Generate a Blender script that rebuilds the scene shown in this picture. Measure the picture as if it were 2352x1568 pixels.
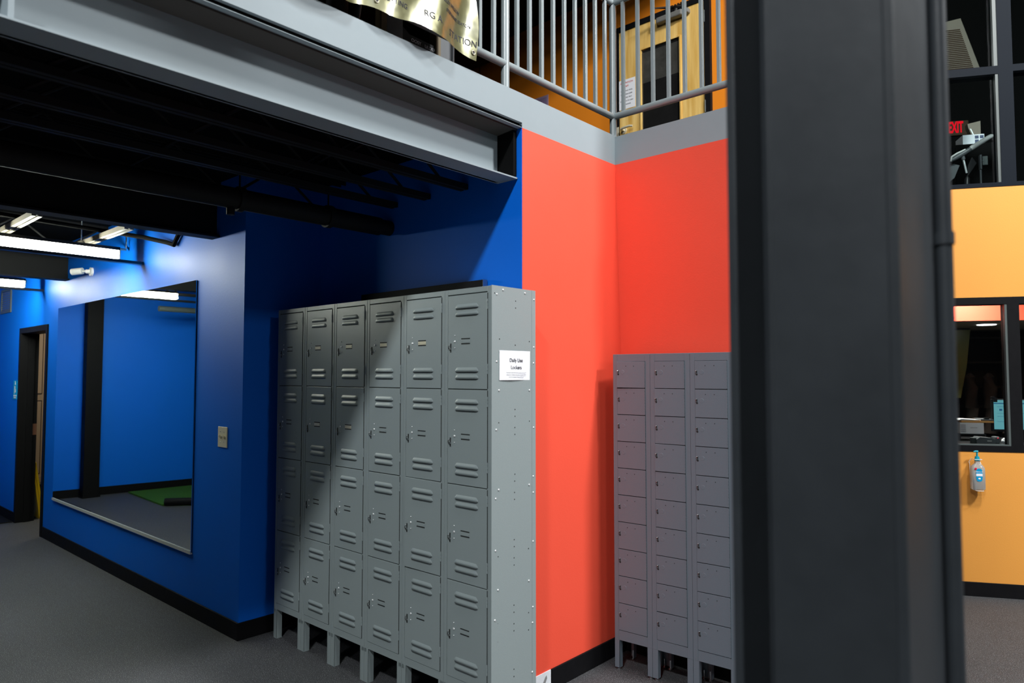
import bpy, bmesh, math, random
from mathutils import Vector, Matrix

random.seed(7)
for o in list(bpy.data.objects):
    bpy.data.objects.remove(o)
SC = bpy.context.scene
COL = SC.collection
R = math.radians
V = Vector

# ------------------------------------------------------------------ camera
cd = bpy.data.cameras.new('camera')
cam = bpy.data.objects.new('camera', cd)
COL.objects.link(cam)
cam.location = (0, 0, 1.585)
cam.rotation_euler = (R(92.718), 0, R(41.95))
cd.sensor_width = 36.0
cd.lens = 1601.6 / 2352 * 36.0
cd.clip_start = 0.05
cd.dof.use_dof = True
cd.dof.focus_distance = 4.2
cd.dof.aperture_fstop = 2.4
SC.camera = cam

# ------------------------------------------------------------------ world, exposure
SC.view_settings.view_transform = 'Standard'
SC.view_settings.look = 'None'
SC.view_settings.gamma = 1
SC.view_settings.exposure = 0.0
SC.view_settings.use_curve_mapping = False
w = bpy.data.worlds.new('world')
SC.world = w
w.use_nodes = True
w.node_tree.nodes['Background'].inputs[0].default_value = (0.75, 0.85, 1.0, 1)
w.node_tree.nodes['Background'].inputs[1].default_value = 0.015


def area(name, loc, target, size, power, color=(1, 1, 1), size_y=None, spread=180):
    l = bpy.data.lights.new(name, 'AREA')
    l.energy = power
    l.color = color
    l.shape = 'RECTANGLE'
    l.size = size
    l.size_y = size_y or size
    l.spread = R(spread)
    o = bpy.data.objects.new(name, l)
    COL.objects.link(o)
    o.location = loc
    d = V(target) - V(loc)
    o.rotation_euler = d.to_track_quat('-Z', 'Y').to_euler()
    return o


# high bay lamps under the gym roof, plus added fill lights
area('gym_lamp_and_fill', (0.35, 1.5, 6.4), (0.35, 1.5, 0), 0.5, 80, (0.95, 0.98, 1.0))
area('gym_lamp_and_fill', (0.35, -2.4, 6.4), (0.35, -1.4, 0), 0.45, 400, (0.95, 0.98, 1.0))
area('gym_lamp_and_fill', (3.3, 4.2, 6.4), (2.0, 3.4, 0), 0.6, 520, (0.97, 0.99, 1.0))
area('gym_lamp_and_fill', (0.9, 3.4, 6.4), (-2.6, 5.8, 3.6), 0.5, 240, (1.0, 0.98, 0.95))  # unseen fill added to brighten the upstairs door
area('gym_lamp_and_fill', (0.4, -6.0, 6.4), (0.3, -2.0, 0), 0.6, 90, (0.97, 0.99, 1.0))  # unseen fill added for upstairs door, column web and small lockers
area('gym_lamp_and_fill', (8.5, 1.9, 6.4), (0.0, 2.0, 1.5), 0.8, 130, (0.93, 0.97, 1.0))
# restroom lamp, and added unseen fills for reception and upstairs office
area('reception_fill', (-0.92, 6.62, 2.36), (-0.95, 6.66, 0), 0.3, 38, (1.0, 0.95, 0.85))  # unseen fill added to brighten the things on the desk
area('office_fill', (-1.65, 6.85, 4.3), (-0.7, 6.8, 3.4), 0.3, 1.0, (1.0, 0.98, 0.95))  # added fill light, kept out of view of the window
area('restroom_lamp', (-9.1, 3.1, 2.5), (-9.3, 3.0, 0), 0.5, 16, (1.0, 0.9, 0.72))


# ------------------------------------------------------------------ materials
def mat(name, col, rough=0.5, metal=0.0, spec=0.5, bump=0.0, bscale=200.0, var=0.0, vscale=3.0,
        emit=None, estr=0.0, coat=0.0):
    m = bpy.data.materials.new(name)
    m.use_nodes = True
    nt = m.node_tree
    b = nt.nodes['Principled BSDF']
    b.inputs['Base Color'].default_value = (*col, 1)
    b.inputs['Roughness'].default_value = rough
    b.inputs['Metallic'].default_value = metal
    b.inputs['Specular IOR Level'].default_value = spec
    b.inputs['Coat Weight'].default_value = coat
    if emit:
        b.inputs['Emission Color'].default_value = (*emit, 1)
        b.inputs['Emission Strength'].default_value = estr
    tc = nt.nodes.new('ShaderNodeTexCoord')
    if var > 0:
        n = nt.nodes.new('ShaderNodeTexNoise')
        n.inputs['Scale'].default_value = vscale
        n.inputs['Detail'].default_value = 6
        n.inputs['Roughness'].default_value = 0.6
        nt.links.new(tc.outputs['Object'], n.inputs['Vector'])
        mx = nt.nodes.new('ShaderNodeMix')
        mx.data_type = 'RGBA'
        mx.inputs[6].default_value = (*[c * (1 - var) for c in col], 1)
        mx.inputs[7].default_value = (*[min(1, c * (1 + var)) for c in col], 1)
        nt.links.new(n.outputs['Fac'], mx.inputs[0])
        nt.links.new(mx.outputs[2], b.inputs['Base Color'])
        mr = nt.nodes.new('ShaderNodeMapRange')
        mr.inputs[3].default_value = max(0, rough - 0.08)
        mr.inputs[4].default_value = min(1, rough + 0.08)
        nt.links.new(n.outputs['Fac'], mr.inputs[0])
        nt.links.new(mr.outputs[0], b.inputs['Roughness'])
    if bump > 0:
        n = nt.nodes.new('ShaderNodeTexNoise')
        n.inputs['Scale'].default_value = bscale
        n.inputs['Detail'].default_value = 3
        nt.links.new(tc.outputs['Object'], n.inputs['Vector'])
        bp = nt.nodes.new('ShaderNodeBump')
        bp.inputs['Strength'].default_value = bump
        bp.inputs['Distance'].default_value = 0.002
        nt.links.new(n.outputs['Fac'], bp.inputs['Height'])
        nt.links.new(bp.outputs[0], b.inputs['Normal'])
    return m


M = {}
M['blue'] = mat('blue_paint', (0.002, 0.140, 0.70), 0.52, spec=0.13, bump=0.25, bscale=90, var=0.05, vscale=2)
M['red'] = mat('red_paint', (0.88, 0.088, 0.046), 0.55, spec=0.4, bump=0.2, bscale=120, var=0.04, vscale=2)
M['orange'] = mat('orange_paint', (0.75, 0.32, 0.055), 0.6, spec=0.4, bump=0.2, bscale=120, var=0.04, vscale=2)
M['upper_orange'] = mat('deep_orange_paint', (0.80, 0.24, 0.012), 0.6, spec=0.3, bump=0.2, bscale=120, var=0.05, vscale=2)
M['flange_brown'] = mat('matte_dark_brown', (0.075, 0.068, 0.062), 0.8, spec=0.1)  # matte dark brown, used for the whole top flange
M['fascia'] = mat('grey_steel_paint', (0.27, 0.318, 0.342), 0.55, spec=0.25, bump=0.3, bscale=25, var=0.04, vscale=4)
M['rail'] = mat('rail_grey_paint', (0.25, 0.29, 0.30), 0.3, spec=0.6, bump=0.15, bscale=60)
M['locker'] = mat('grey_locker_enamel', (0.26, 0.308, 0.312), 0.36, spec=0.5, bump=0.3, bscale=350, var=0.05, vscale=250)
M['locker_in'] = mat('locker_shadow_gap', (0.01, 0.012, 0.012), 0.8)
M['mini'] = mat('slate_locker_enamel', (0.150, 0.185, 0.220), 0.4, spec=0.5, bump=0.3, bscale=350, var=0.05, vscale=250)
M['black'] = mat('black_steel_paint', (0.026, 0.031, 0.036), 0.5, spec=0.35, bump=0.4, bscale=14, var=0.3, vscale=5)
M['joist'] = mat('black_ceiling_paint', (0.010, 0.010, 0.010), 0.65, spec=0.22, var=0.3, vscale=8)
M['deck'] = mat('black_deck_paint', (0.005, 0.005, 0.005), 0.9, spec=0.05)
M['base'] = mat('black_rubber_base', (0.006, 0.006, 0.007), 0.6, spec=0.1, var=0.3, vscale=20)
M['chrome'] = mat('chrome', (0.75, 0.77, 0.78), 0.16, metal=1)
M['zinc'] = mat('bright_zinc', (0.85, 0.87, 0.88), 0.35, metal=0.5)
M['steel'] = mat('dull_steel', (0.45, 0.46, 0.46), 0.35, metal=1)
M['brass'] = mat('pale_brass', (0.72, 0.68, 0.52), 0.35, metal=0.35)
M['dark_metal'] = mat('dark_metal', (0.03, 0.03, 0.03), 0.4, metal=0.6)
M['white'] = mat('white_plastic', (0.75, 0.75, 0.73), 0.4)
M['paper'] = mat('white_paper', (0.82, 0.84, 0.88), 0.7, spec=0.2)
M['ink'] = mat('black_ink', (0.02, 0.02, 0.03), 0.7)
M['greyink'] = mat('grey_ink', (0.25, 0.25, 0.28), 0.7)
M['redink'] = mat('red_ink', (0.6, 0.08, 0.06), 0.7)
M['mirror'] = mat('mirror_glass', (0.80, 0.84, 0.84), 0.012, metal=1)
M['ivory'] = mat('ivory_plastic', (0.80, 0.74, 0.52), 0.4)
M['tube'] = mat('lit_diffuser', (0.9, 0.9, 0.9), 0.5, emit=(0.95, 1.0, 0.86), estr=90.0)
M['tan'] = mat('tan_cabinet', (0.42, 0.30, 0.17), 0.5, var=0.05)
M['yellow'] = mat('yellow_plastic', (0.80, 0.50, 0.01), 0.4)
M['wood'] = None
M['black_plastic'] = mat('black_plastic', (0.015, 0.015, 0.017), 0.35)
M['grey_plastic'] = mat('grey_plastic', (0.12, 0.13, 0.14), 0.4)
M['olive'] = mat('olive_wood', (0.16, 0.12, 0.06), 0.6, var=0.2, vscale=20)
M['strut'] = mat('beige_strut', (0.20, 0.175, 0.14), 0.6, var=0.15, vscale=20)
M['dirt'] = mat('plaster_patch', (0.75, 0.78, 0.82), 0.8, var=0.1, vscale=30)
M['smudge'] = mat('grey_smudge', (0.25, 0.25, 0.25), 0.9)
M['teal'] = mat('teal_plastic', (0.0, 0.28, 0.38), 0.35)
M['label_blue'] = mat('label_blue', (0.0, 0.30, 0.58), 0.4)
M['gel'] = mat('clear_gel_plastic', (0.62, 0.66, 0.66), 0.12, spec=0.7)
M['gel'].node_tree.nodes['Principled BSDF'].inputs['Transmission Weight'].default_value = 0.55
M['exit'] = mat('lit_red_letters', (0.2, 0.0, 0.0), 0.9, spec=0.0, emit=(1.0, 0.01, 0.03), estr=0.75)
M['brown'] = mat('brown_housing', (0.045, 0.026, 0.016), 0.8, spec=0.1)
M['grille'] = mat('beige_grille', (0.15, 0.12, 0.085), 0.6)
M['screen'] = mat('lit_screen', (0.02, 0.02, 0.02), 0.3, emit=(0.16, 0.47, 0.52), estr=0.75)
M['screenbar'] = mat('lit_screen_bar', (0.02, 0.02, 0.02), 0.3, emit=(0.02, 0.12, 0.25), estr=0.8)
M['redled'] = mat('red_led', (0.2, 0, 0), 0.3, emit=(1, 0.02, 0.05), estr=2)
M['ceil_beige'] = mat('beige_ceiling', (0.42, 0.34, 0.25), 0.8)
M['green'] = mat('olive_green_board', (0.17, 0.17, 0.05), 0.3, spec=0.7, var=0.25, vscale=6)
M['shelf'] = mat('dark_brown_shelving', (0.022, 0.015, 0.01), 0.6, var=0.4, vscale=10)
M['manila'] = mat('manila_folder', (0.75, 0.38, 0.12), 0.6)
M['downlight'] = mat('lit_downlight', (0.9, 0.9, 0.9), 0.5, emit=(1.0, 0.97, 1.0), estr=6.0)
M['alu'] = mat('grey_window_trim', (0.075, 0.092, 0.09), 0.45, metal=0.0)
M['fabric'] = mat('dark_fabric', (0.03, 0.03, 0.032), 0.9)


def floor_material():
    m = bpy.data.materials.new('speckled_rubber_floor')
    m.use_nodes = True
    nt = m.node_tree
    b = nt.nodes['Principled BSDF']
    tc = nt.nodes.new('ShaderNodeTexCoord')
    n1 = nt.nodes.new('ShaderNodeTexNoise')
    n1.inputs['Scale'].default_value = 260
    n1.inputs['Detail'].default_value = 2
    n2 = nt.nodes.new('ShaderNodeTexNoise')
    n2.inputs['Scale'].default_value = 1.6
    n2.inputs['Detail'].default_value = 8
    for n in (n1, n2):
        nt.links.new(tc.outputs['Object'], n.inputs['Vector'])
    r1 = nt.nodes.new('ShaderNodeValToRGB')
    r1.color_ramp.elements[0].position = 0.60
    r1.color_ramp.elements[0].color = (0, 0, 0, 1)
    r1.color_ramp.elements[1].position = 0.66
    r1.color_ramp.elements[1].color = (1, 1, 1, 1)
    nt.links.new(n1.outputs['Fac'], r1.inputs[0])
    mb = nt.nodes.new('ShaderNodeMix')
    mb.data_type = 'RGBA'
    mb.inputs[6].default_value = (0.026, 0.027, 0.029, 1)
    mb.inputs[7].default_value = (0.052, 0.054, 0.057, 1)
    nt.links.new(n2.outputs['Fac'], mb.inputs[0])
    mx = nt.nodes.new('ShaderNodeMix')
    mx.data_type = 'RGBA'
    mx.inputs[7].default_value = (0.30, 0.31, 0.33, 1)
    nt.links.new(r1.outputs[0], mx.inputs[0])
    nt.links.new(mb.outputs[2], mx.inputs[6])
    nt.links.new(mx.outputs[2], b.inputs['Base Color'])
    b.inputs['Roughness'].default_value = 0.62
    b.inputs['Specular IOR Level'].default_value = 0.4
    bp = nt.nodes.new('ShaderNodeBump')
    bp.inputs['Strength'].default_value = 0.35
    bp.inputs['Distance'].default_value = 0.002
    nt.links.new(n1.outputs['Fac'], bp.inputs['Height'])
    nt.links.new(bp.outputs[0], b.inputs['Normal'])
    return m


def wood_material():
    m = bpy.data.materials.new('maple_veneer')
    m.use_nodes = True
    nt = m.node_tree
    b = nt.nodes['Principled BSDF']
    tc = nt.nodes.new('ShaderNodeTexCoord')
    mp = nt.nodes.new('ShaderNodeMapping')
    mp.inputs['Scale'].default_value = (14, 14, 1.2)
    n = nt.nodes.new('ShaderNodeTexNoise')
    n.inputs['Scale'].default_value = 1.5
    n.inputs['Detail'].default_value = 5
    nt.links.new(tc.outputs['Object'], mp.inputs[0])
    nt.links.new(mp.outputs[0], n.inputs['Vector'])
    r = nt.nodes.new('ShaderNodeValToRGB')
    r.color_ramp.elements[0].position = 0.3
    r.color_ramp.elements[0].color = (0.62, 0.36, 0.08, 1)
    r.color_ramp.elements[1].position = 0.7
    r.color_ramp.elements[1].color = (0.88, 0.62, 0.22, 1)
    nt.links.new(n.outputs['Fac'], r.inputs[0])
    nt.links.new(r.outputs[0], b.inputs['Base Color'])
    b.inputs['Roughness'].default_value = 0.35
    return m


def glass_material(name, tint=(0.9, 0.95, 0.95)):
    m = bpy.data.materials.new(name)
    m.use_nodes = True
    nt = m.node_tree
    for n in list(nt.nodes):
        nt.nodes.remove(n)
    out = nt.nodes.new('ShaderNodeOutputMaterial')
    tr = nt.nodes.new('ShaderNodeBsdfTransparent')
    tr.inputs[0].default_value = (*tint, 1)
    gl = nt.nodes.new('ShaderNodeBsdfGlossy')
    gl.inputs['Roughness'].default_value = 0.03
    fr = nt.nodes.new('ShaderNodeFresnel')
    fr.inputs[0].default_value = 1.45
    mx = nt.nodes.new('ShaderNodeMixShader')
    nt.links.new(fr.outputs[0], mx.inputs[0])
    nt.links.new(tr.outputs[0], mx.inputs[1])
    nt.links.new(gl.outputs[0], mx.inputs[2])
    nt.links.new(mx.outputs[0], out.inputs[0])
    return m


def vinyl_material():
    m = mat('gold_vinyl', (0.125, 0.122, 0.05), 0.38, metal=0.45, bump=0.0, coat=1.0)
    m.node_tree.nodes['Principled BSDF'].inputs['Coat Roughness'].default_value = 0.16
    m.node_tree.nodes['Principled BSDF'].inputs['Coat IOR'].default_value = 1.9
    nt = m.node_tree
    b = nt.nodes['Principled BSDF']
    tc = nt.nodes.new('ShaderNodeTexCoord')
    n = nt.nodes.new('ShaderNodeTexNoise')
    n.inputs['Scale'].default_value = 9
    n.inputs['Detail'].default_value = 2
    bp = nt.nodes.new('ShaderNodeBump')
    bp.inputs['Strength'].default_value = 0.5
    bp.inputs['Distance'].default_value = 0.02
    nt.links.new(tc.outputs['Object'], n.inputs['Vector'])
    nt.links.new(n.outputs['Fac'], bp.inputs['Height'])
    nt.links.new(bp.outputs[0], b.inputs['Normal'])
    return m


def turf_material():
    m = mat('green_turf', (0.035, 0.115, 0.012), 0.9, spec=0.2, bump=1.0, bscale=300, var=0.5, vscale=120)
    return m


M['floor'] = floor_material()
M['wood'] = wood_material()
M['glass'] = glass_material('clear_glass')
M['glass_dark'] = mat('dark_door_glass', (0.012, 0.012, 0.012), 0.12, spec=0.8, var=0.5, vscale=6)
M['vinyl'] = vinyl_material()
M['turf'] = turf_material()


# ------------------------------------------------------------------ mesh helpers
class MB:
    def __init__(self):
        self.bm = bmesh.new()

    def _mi(self, faces, mi):
        for f in faces:
            f.material_index = mi

    def box(self, x0, x1, y0, y1, z0, z1, mi=0, bev=0.0):
        r = bmesh.ops.create_cube(self.bm, size=1)
        vs = r['verts']
        bmesh.ops.scale(self.bm, vec=(abs(x1 - x0), abs(y1 - y0), abs(z1 - z0)), verts=vs)
        bmesh.ops.translate(self.bm, vec=((x0 + x1) / 2, (y0 + y1) / 2, (z0 + z1) / 2), verts=vs)
        fs = set(f for v in vs for f in v.link_faces)
        self._mi(fs, mi)
        if bev > 0:
            es = list(set(e for v in vs for e in v.link_edges))
            rr = bmesh.ops.bevel(self.bm, geom=es, offset=bev, segments=2, affect='EDGES', profile=0.5)
            self._mi(rr['faces'], mi)
        return self

    def quad(self, pts, mi=0):
        f = self.bm.faces.new([self.bm.verts.new(p) for p in pts])
        f.material_index = mi
        return self

    def cyl(self, a, b, r, seg=16, mi=0, r2=None, caps=True):
        a, b = V(a), V(b)
        d = b - a
        q = d.to_track_quat('Z', 'Y').to_matrix().to_4x4()
        mtx = Matrix.Translation((a + b) / 2) @ q
        k = bmesh.ops.create_cone(self.bm, cap_ends=caps, segments=seg, radius1=r, radius2=r if r2 is None else r2,
                                  depth=d.length, matrix=mtx)
        self._mi(set(f for v in k['verts'] for f in v.link_faces), mi)
        return self

    def ball(self, c, r, sx=1, sy=1, sz=1, mi=0, seg=12):
        k = bmesh.ops.create_uvsphere(self.bm, u_segments=seg, v_segments=max(6, seg // 2), radius=r,
                                      matrix=Matrix.Translation(c) @ Matrix.Diagonal((sx, sy, sz, 1)))
        self._mi(set(f for v in k['verts'] for f in v.link_faces), mi)
        return self

    def prism(self, poly, x0, x1, axis='x', mi=0):
        """poly: 2D outline swept along an axis. axis x: (y,z); y: (x,z); z: (x,y)"""
        def P(t, p):
            return {'x': (t, p[0], p[1]), 'y': (p[0], t, p[1]), 'z': (p[0], p[1], t)}[axis]
        a = [self.bm.verts.new(P(x0, p)) for p in poly]
        b = [self.bm.verts.new(P(x1, p)) for p in poly]
        n = len(poly)
        fs = [self.bm.faces.new(a), self.bm.faces.new(list(reversed(b)))]
        for i in range(n):
            fs.append(self.bm.faces.new([a[i], b[i], b[(i + 1) % n], a[(i + 1) % n]]))
        self._mi(fs, mi)
        return self

    def tube(self, pts, r, seg=10, mi=0):
        pts = [V(p) for p in pts]
        rings = []
        for i, p in enumerate(pts):
            d = (pts[min(i + 1, len(pts) - 1)] - pts[max(i - 1, 0)]).normalized()
            q = d.to_track_quat('Z', 'Y')
            rr = r[i] if isinstance(r, (list, tuple)) else r
            rings.append([self.bm.verts.new(p + q @ V((rr * math.cos(2 * math.pi * k / seg), rr * math.sin(2 * math.pi * k / seg), 0)))
                          for k in range(seg)])
        fs = []
        for a, b in zip(rings, rings[1:]):
            for k in range(seg):
                fs.append(self.bm.faces.new([a[k], a[(k + 1) % seg], b[(k + 1) % seg], b[k]]))
        fs.append(self.bm.faces.new(rings[0]))
        fs.append(self.bm.faces.new(list(reversed(rings[-1]))))
        self._mi(fs, mi)
        return self

    def build(self, name, mats, parent=None, loc=(0, 0, 0), rz=0.0, smooth=False):
        bmesh.ops.recalc_face_normals(self.bm, faces=self.bm.faces[:])
        me = bpy.data.meshes.new(name)
        self.bm.to_mesh(me)
        self.bm.free()
        if not isinstance(mats, (list, tuple)):
            mats = [mats]
        for m in mats:
            me.materials.append(m)
        if smooth:
            for p in me.polygons:
                p.use_smooth = True
            try:
                me.set_sharp_from_angle(angle=R(40))
            except Exception:
                pass
        o = bpy.data.objects.new(name, me)
        COL.objects.link(o)
        o.location = loc
        o.rotation_euler = (0, 0, rz)
        if parent:
            o.parent = parent
        return o


def tag(o, label, cat, group=None, kind=None):
    o['label'] = label
    o['category'] = cat
    if group:
        o['group'] = group
    if kind:
        o['kind'] = kind
    return o


def thing(name, label, cat, loc=(0, 0, 0), rz=0.0, group=None):
    o = bpy.data.objects.new(name, None)
    COL.objects.link(o)
    o.empty_display_size = 0.1
    o.location = loc
    o.rotation_euler = (0, 0, rz)
    return tag(o, label, cat, group)


def struct(o):
    o['kind'] = 'structure'
    return o


def copy_tree(o, parent=None):
    c = o.copy()
    COL.objects.link(c)
    if parent:
        c.parent = parent
    for ch in list(o.children):
        copy_tree(ch, c)
    return c


def text(name, s, size, m, parent, origin, xdir, ydir, align='CENTER', depth=0.0004, xs=1.0, bold=0.0):
    cu = bpy.data.curves.new(name, 'FONT')
    cu.body = s
    cu.size = size
    cu.align_x = align
    cu.align_y = 'CENTER'
    cu.extrude = depth
    cu.offset = bold
    t = bpy.data.objects.new(name + '_curve', cu)
    COL.objects.link(t)
    bpy.context.view_layer.update()
    me = bpy.data.meshes.new_from_object(t.evaluated_get(bpy.context.evaluated_depsgraph_get()))
    bpy.data.objects.remove(t)
    bpy.data.curves.remove(cu)
    me.name = name
    me.materials.clear()
    me.materials.append(m)
    x, y = V(xdir).normalized(), V(ydir).normalized()
    z = x.cross(y)
    x = x * xs
    mt = Matrix(((x.x, y.x, z.x, origin[0]), (x.y, y.y, z.y, origin[1]), (x.z, y.z, z.z, origin[2]), (0, 0, 0, 1)))
    me.transform(mt)
    o = bpy.data.objects.new(name, me)
    COL.objects.link(o)
    if parent:
        o.parent = parent
    return o


# ================================================================== SETTING
XR = -2.254      # plane of the left red wall and grey fascia
YA = 2.583       # alcove wall behind the tall lockers
YM = 2.061       # blue mirror wall

struct(MB().box(-12, 10, -7, 9.5, -0.1, 0).build('floor', M['floor']))
# mezzanine slab: left part and the part behind the red corner
struct(MB().box(-12, -2.27, -5, 5.79, 2.83, 2.97).build('ceiling', M['deck']))
struct(MB().box(-2.27, -1.2, 3.43, 5.79, 2.83, 2.97).build('ceiling_corner', M['deck']))
struct(MB().box(-12, 12, -7, 9.5, 6.62, 6.7).build('ceiling_gym', M['deck']))
struct(MB().box(-12, -2.3, -5, 5.79, 5.44, 5.52).build('ceiling_upper', M['deck']))

# blue wall with the doorway and the mirror
DX0, DX1, DZ = -9.0, -8.07, 2.04
b = MB()
b.box(-10.6, DX0, YM, YM + 0.15, 0, 2.83)
b.box(DX1, -4.05, YM, YM + 0.15, 0, 2.83)
b.box(DX0, DX1, YM, YM + 0.15, DZ, 2.83)
struct(b.build('wall_back', M['blue']))
struct(MB().box(-4.20, -4.05, YM + 0.15, YA, 0, 2.83).build('wall_alcove_left', M['blue']))
struct(MB().box(-4.20, XR - 0.002, YA, YA + 0.12, 0, 2.83).build('wall_alcove', M['blue']))
# left red wall (its end grain is the blue alcove wall)
bm_ = MB()
bm_.box(XR - 0.12, XR, YA + 0.002, 3.52, 0, 2.816)
struct(bm_.build('wall_corner_left', M['red']))
# right red wall, slightly out of plumb
bm_ = MB()
bm_.prism([(3.495, 0), (3.465, 1.7), (3.413, 2.815), (3.60, 2.815), (3.60, 0)], XR - 0.02, -1.2, 'x')
struct(bm_.build('wall_corner_right', M['red']))
# wall seen in the mirror
LA = math.atan2(1.322 + 1.5, -10.33 + 9.85)
b = MB()
b.quad([(-10.42, 2.06, 0), (-9.85, -2.6, 0), (-9.85, -2.6, 2.83), (-10.42, 2.06, 2.83)])
b.quad([(-10.52, 2.06, 0), (-9.95, -2.6, 0), (-9.95, -2.6, 2.83), (-10.52, 2.06, 2.83)])
struct(b.build('wall_left', M['blue']))
# upper level orange wall
struct(MB().box(-12, -1.25, 5.8, 5.92, 2.97, 6.6).build('wall_upper', M['upper_orange']))
struct(MB().box(-5.7305, -5.7245, 5.797, 5.80, 2.97, 5.44).build('trim_seam', M['brown']))

# baseboards
def baseboard(name, x0, x1, y0, y1):
    o = MB().box(x0, x1, y0, y1, 0, 0.104, bev=0.003).build(name, M['base'])
    return struct(o)


baseboard('baseboard_back', -8.02, -4.042, YM - 0.010, YM + 0.001)
baseboard('baseboard_door', -10.35, -9.05, YM - 0.010, YM + 0.001)
baseboard('baseboard_alcove_left', -4.051, -4.040, YM - 0.010, YA)
baseboard('baseboard_alcove', -4.05, XR - 0.003, YA - 0.010, YA + 0.001)
baseboard('baseboard_corner_left', XR - 0.001, XR + 0.010, 2.797, 3.49)
baseboard('baseboard_corner_right', XR + 0.010, -1.2, 3.484, 3.497)
b = MB()
b.prism([(-10.405, 2.05), (-9.842, -2.6), (-9.832, -2.6), (-10.395, 2.05)], 0, 0.104, 'z')
struct(b.build('baseboard_left', M['base']))
# bare plaster patch where the base is missing
p = MB().box(XR - 0.001, XR + 0.004, 2.60, 2.796, 0, 0.103).build('plaster_patch', M['dirt'])
tag(p, 'white unpainted patch at foot of red wall beside grey lockers', 'wall patch')
MB().prism([(2.715, 0.045), (2.735, 0.058), (2.752, 0.080), (2.762, 0.086), (2.765, 0.07), (2.752, 0.05), (2.735, 0.044)],
           XR + 0.004, XR + 0.0046, 'x').build('smudge', M['smudge'], p)

# ------------------------------------------------------------------ fascia and channel beam
b = MB()
b.prism([(XR, 2.842), (XR, 2.990), (XR - 0.02, 2.990), (XR - 0.02, 2.975), (XR - 0.04, 2.965), (XR - 0.04, 2.817), (XR - 0.003, 2.8165), (XR - 0.001, 2.8175),
         (XR - 0.001, 2.8195), (XR - 0.003, 2.8205), (XR - 0.028, 2.821), (XR - 0.028, 2.8395)], -3.2, 2.583, 'y')
b.prism([(XR, 2.816), (XR, 2.990), (XR - 0.02, 2.990), (XR - 0.02, 2.816)], 2.583, 3.413, 'y')
struct(b.build('trim_1', M['fascia']))
b = MB()
b.prism([(3.413, 2.815), (3.413, 2.982), (3.433, 2.982), (3.433, 2.815)], XR, -1.2, 'x')
struct(b.build('trim_2', M['fascia']))

t = thing('steel_beam', 'grey painted steel channel beam under the upper floor edge', 'beam', (-2.35, 0, 2.562))
b = MB()
b.box(-0.062, -0.048, -3.2, 2.556, 0, 0.252)
b.build('web', M['fascia'], t)
b = MB()
b.prism([(0.067, 0.0), (0.067, 0.007), (-0.05, 0.014), (-0.07, 0.014), (-0.07, 0.0)], -3.2, YA - 0.002, 'y')
b.build('bottom_flange', M['fascia'], t)
b = MB()
b.prism([(0.066, 0.247), (0.066, 0.254), (-0.07, 0.254), (-0.07, 0.238), (-0.05, 0.238)], -3.2, YA - 0.002, 'y')
b.build('top_flange', M['flange_brown'], t)
MB().box(-0.05, 0.045, 0.47, 0.485, 0.012, 0.24).build('stiffener', M['fascia'], t)
MB().box(-0.068, 0.060, 2.557, YA - 0.002, 0.014, 0.246).build('shadow_block', M['deck'], t)  # black block put in as the shadow between beam end and wall

# ------------------------------------------------------------------ joists under the mezzanine
def joist(x, y0, y1, label, step=0.30):
    t = thing('bar_joist', label, 'joist', (x, y0, 2.57), 0, 'black bar joists under the upper floor')
    L = y1 - y0
    b = MB()
    b.box(-0.028, -0.005, 0, L, 0, 0.005); b.box(-0.028, -0.024, 0, L, 0.005, 0.03)
    b.box(0.005, 0.028, 0, L, 0, 0.005); b.box(0.024, 0.028, 0, L, 0.005, 0.03)
    b.build('bottom_chord', M['joist'], t)
    b = MB()
    b.box(-0.028, 0.028, 0, L, 0.252, 0.259)
    b.box(-0.028, -0.024, 0, L, 0.225, 0.252); b.box(0.024, 0.028, 0, L, 0.225, 0.252)
    b.build('top_chord', M['joist'], t)
    b = MB()
    y = 0.02
    k = 0
    while y + step < L:
        a, c = (0.015, 0.245) if k % 2 == 0 else (0.245, 0.015)
        b.cyl((0, y, a), (0, y + step, c), 0.008, 8)
        y += step
        k += 1
    b.build('web', M['joist'], t)


for x, lb in ((-2.66, 'black bar joist nearest to the grey channel beam'),
              (-2.96, 'second black bar joist in from the grey channel beam'),
              (-3.25, 'third black bar joist in from the grey beam, above the pipe'),
              (-3.78, 'black bar joist between the black pipe and the blue wall corner')):
    joist(x, -3.0, YA - 0.005, lb)
joist(-6.45, -2.5, YM - 0.005, 'black bar joist left of the nearer lit lamp')
joist(-8.9, -2.5, YM - 0.005, 'black bar joist beside the farther lit lamp')


def flange_beam(x, w, label):
    t = thing('floor_beam', label, 'beam', (x, -3.0, 2.468), 0, 'black floor beams over the blue room')
    L = YM - 0.002 + 3.0
    MB().box(-w / 2, w / 2, 0, L, 0, 0.012).build('bottom_flange', M['joist'], t)
    MB().box(-0.008, 0.008, 0, L, 0.012, 0.345).build('web', M['joist'], t)
    MB().box(-w / 2, w / 2, 0, L, 0.345, 0.36).build('top_flange', M['joist'], t)


flange_beam(-4.44, 0.11, 'black floor beam meeting the blue wall above the right end of the mirror')
flange_beam(-7.48, 0.13, 'black floor beam meeting the blue wall beside the security camera')

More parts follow.
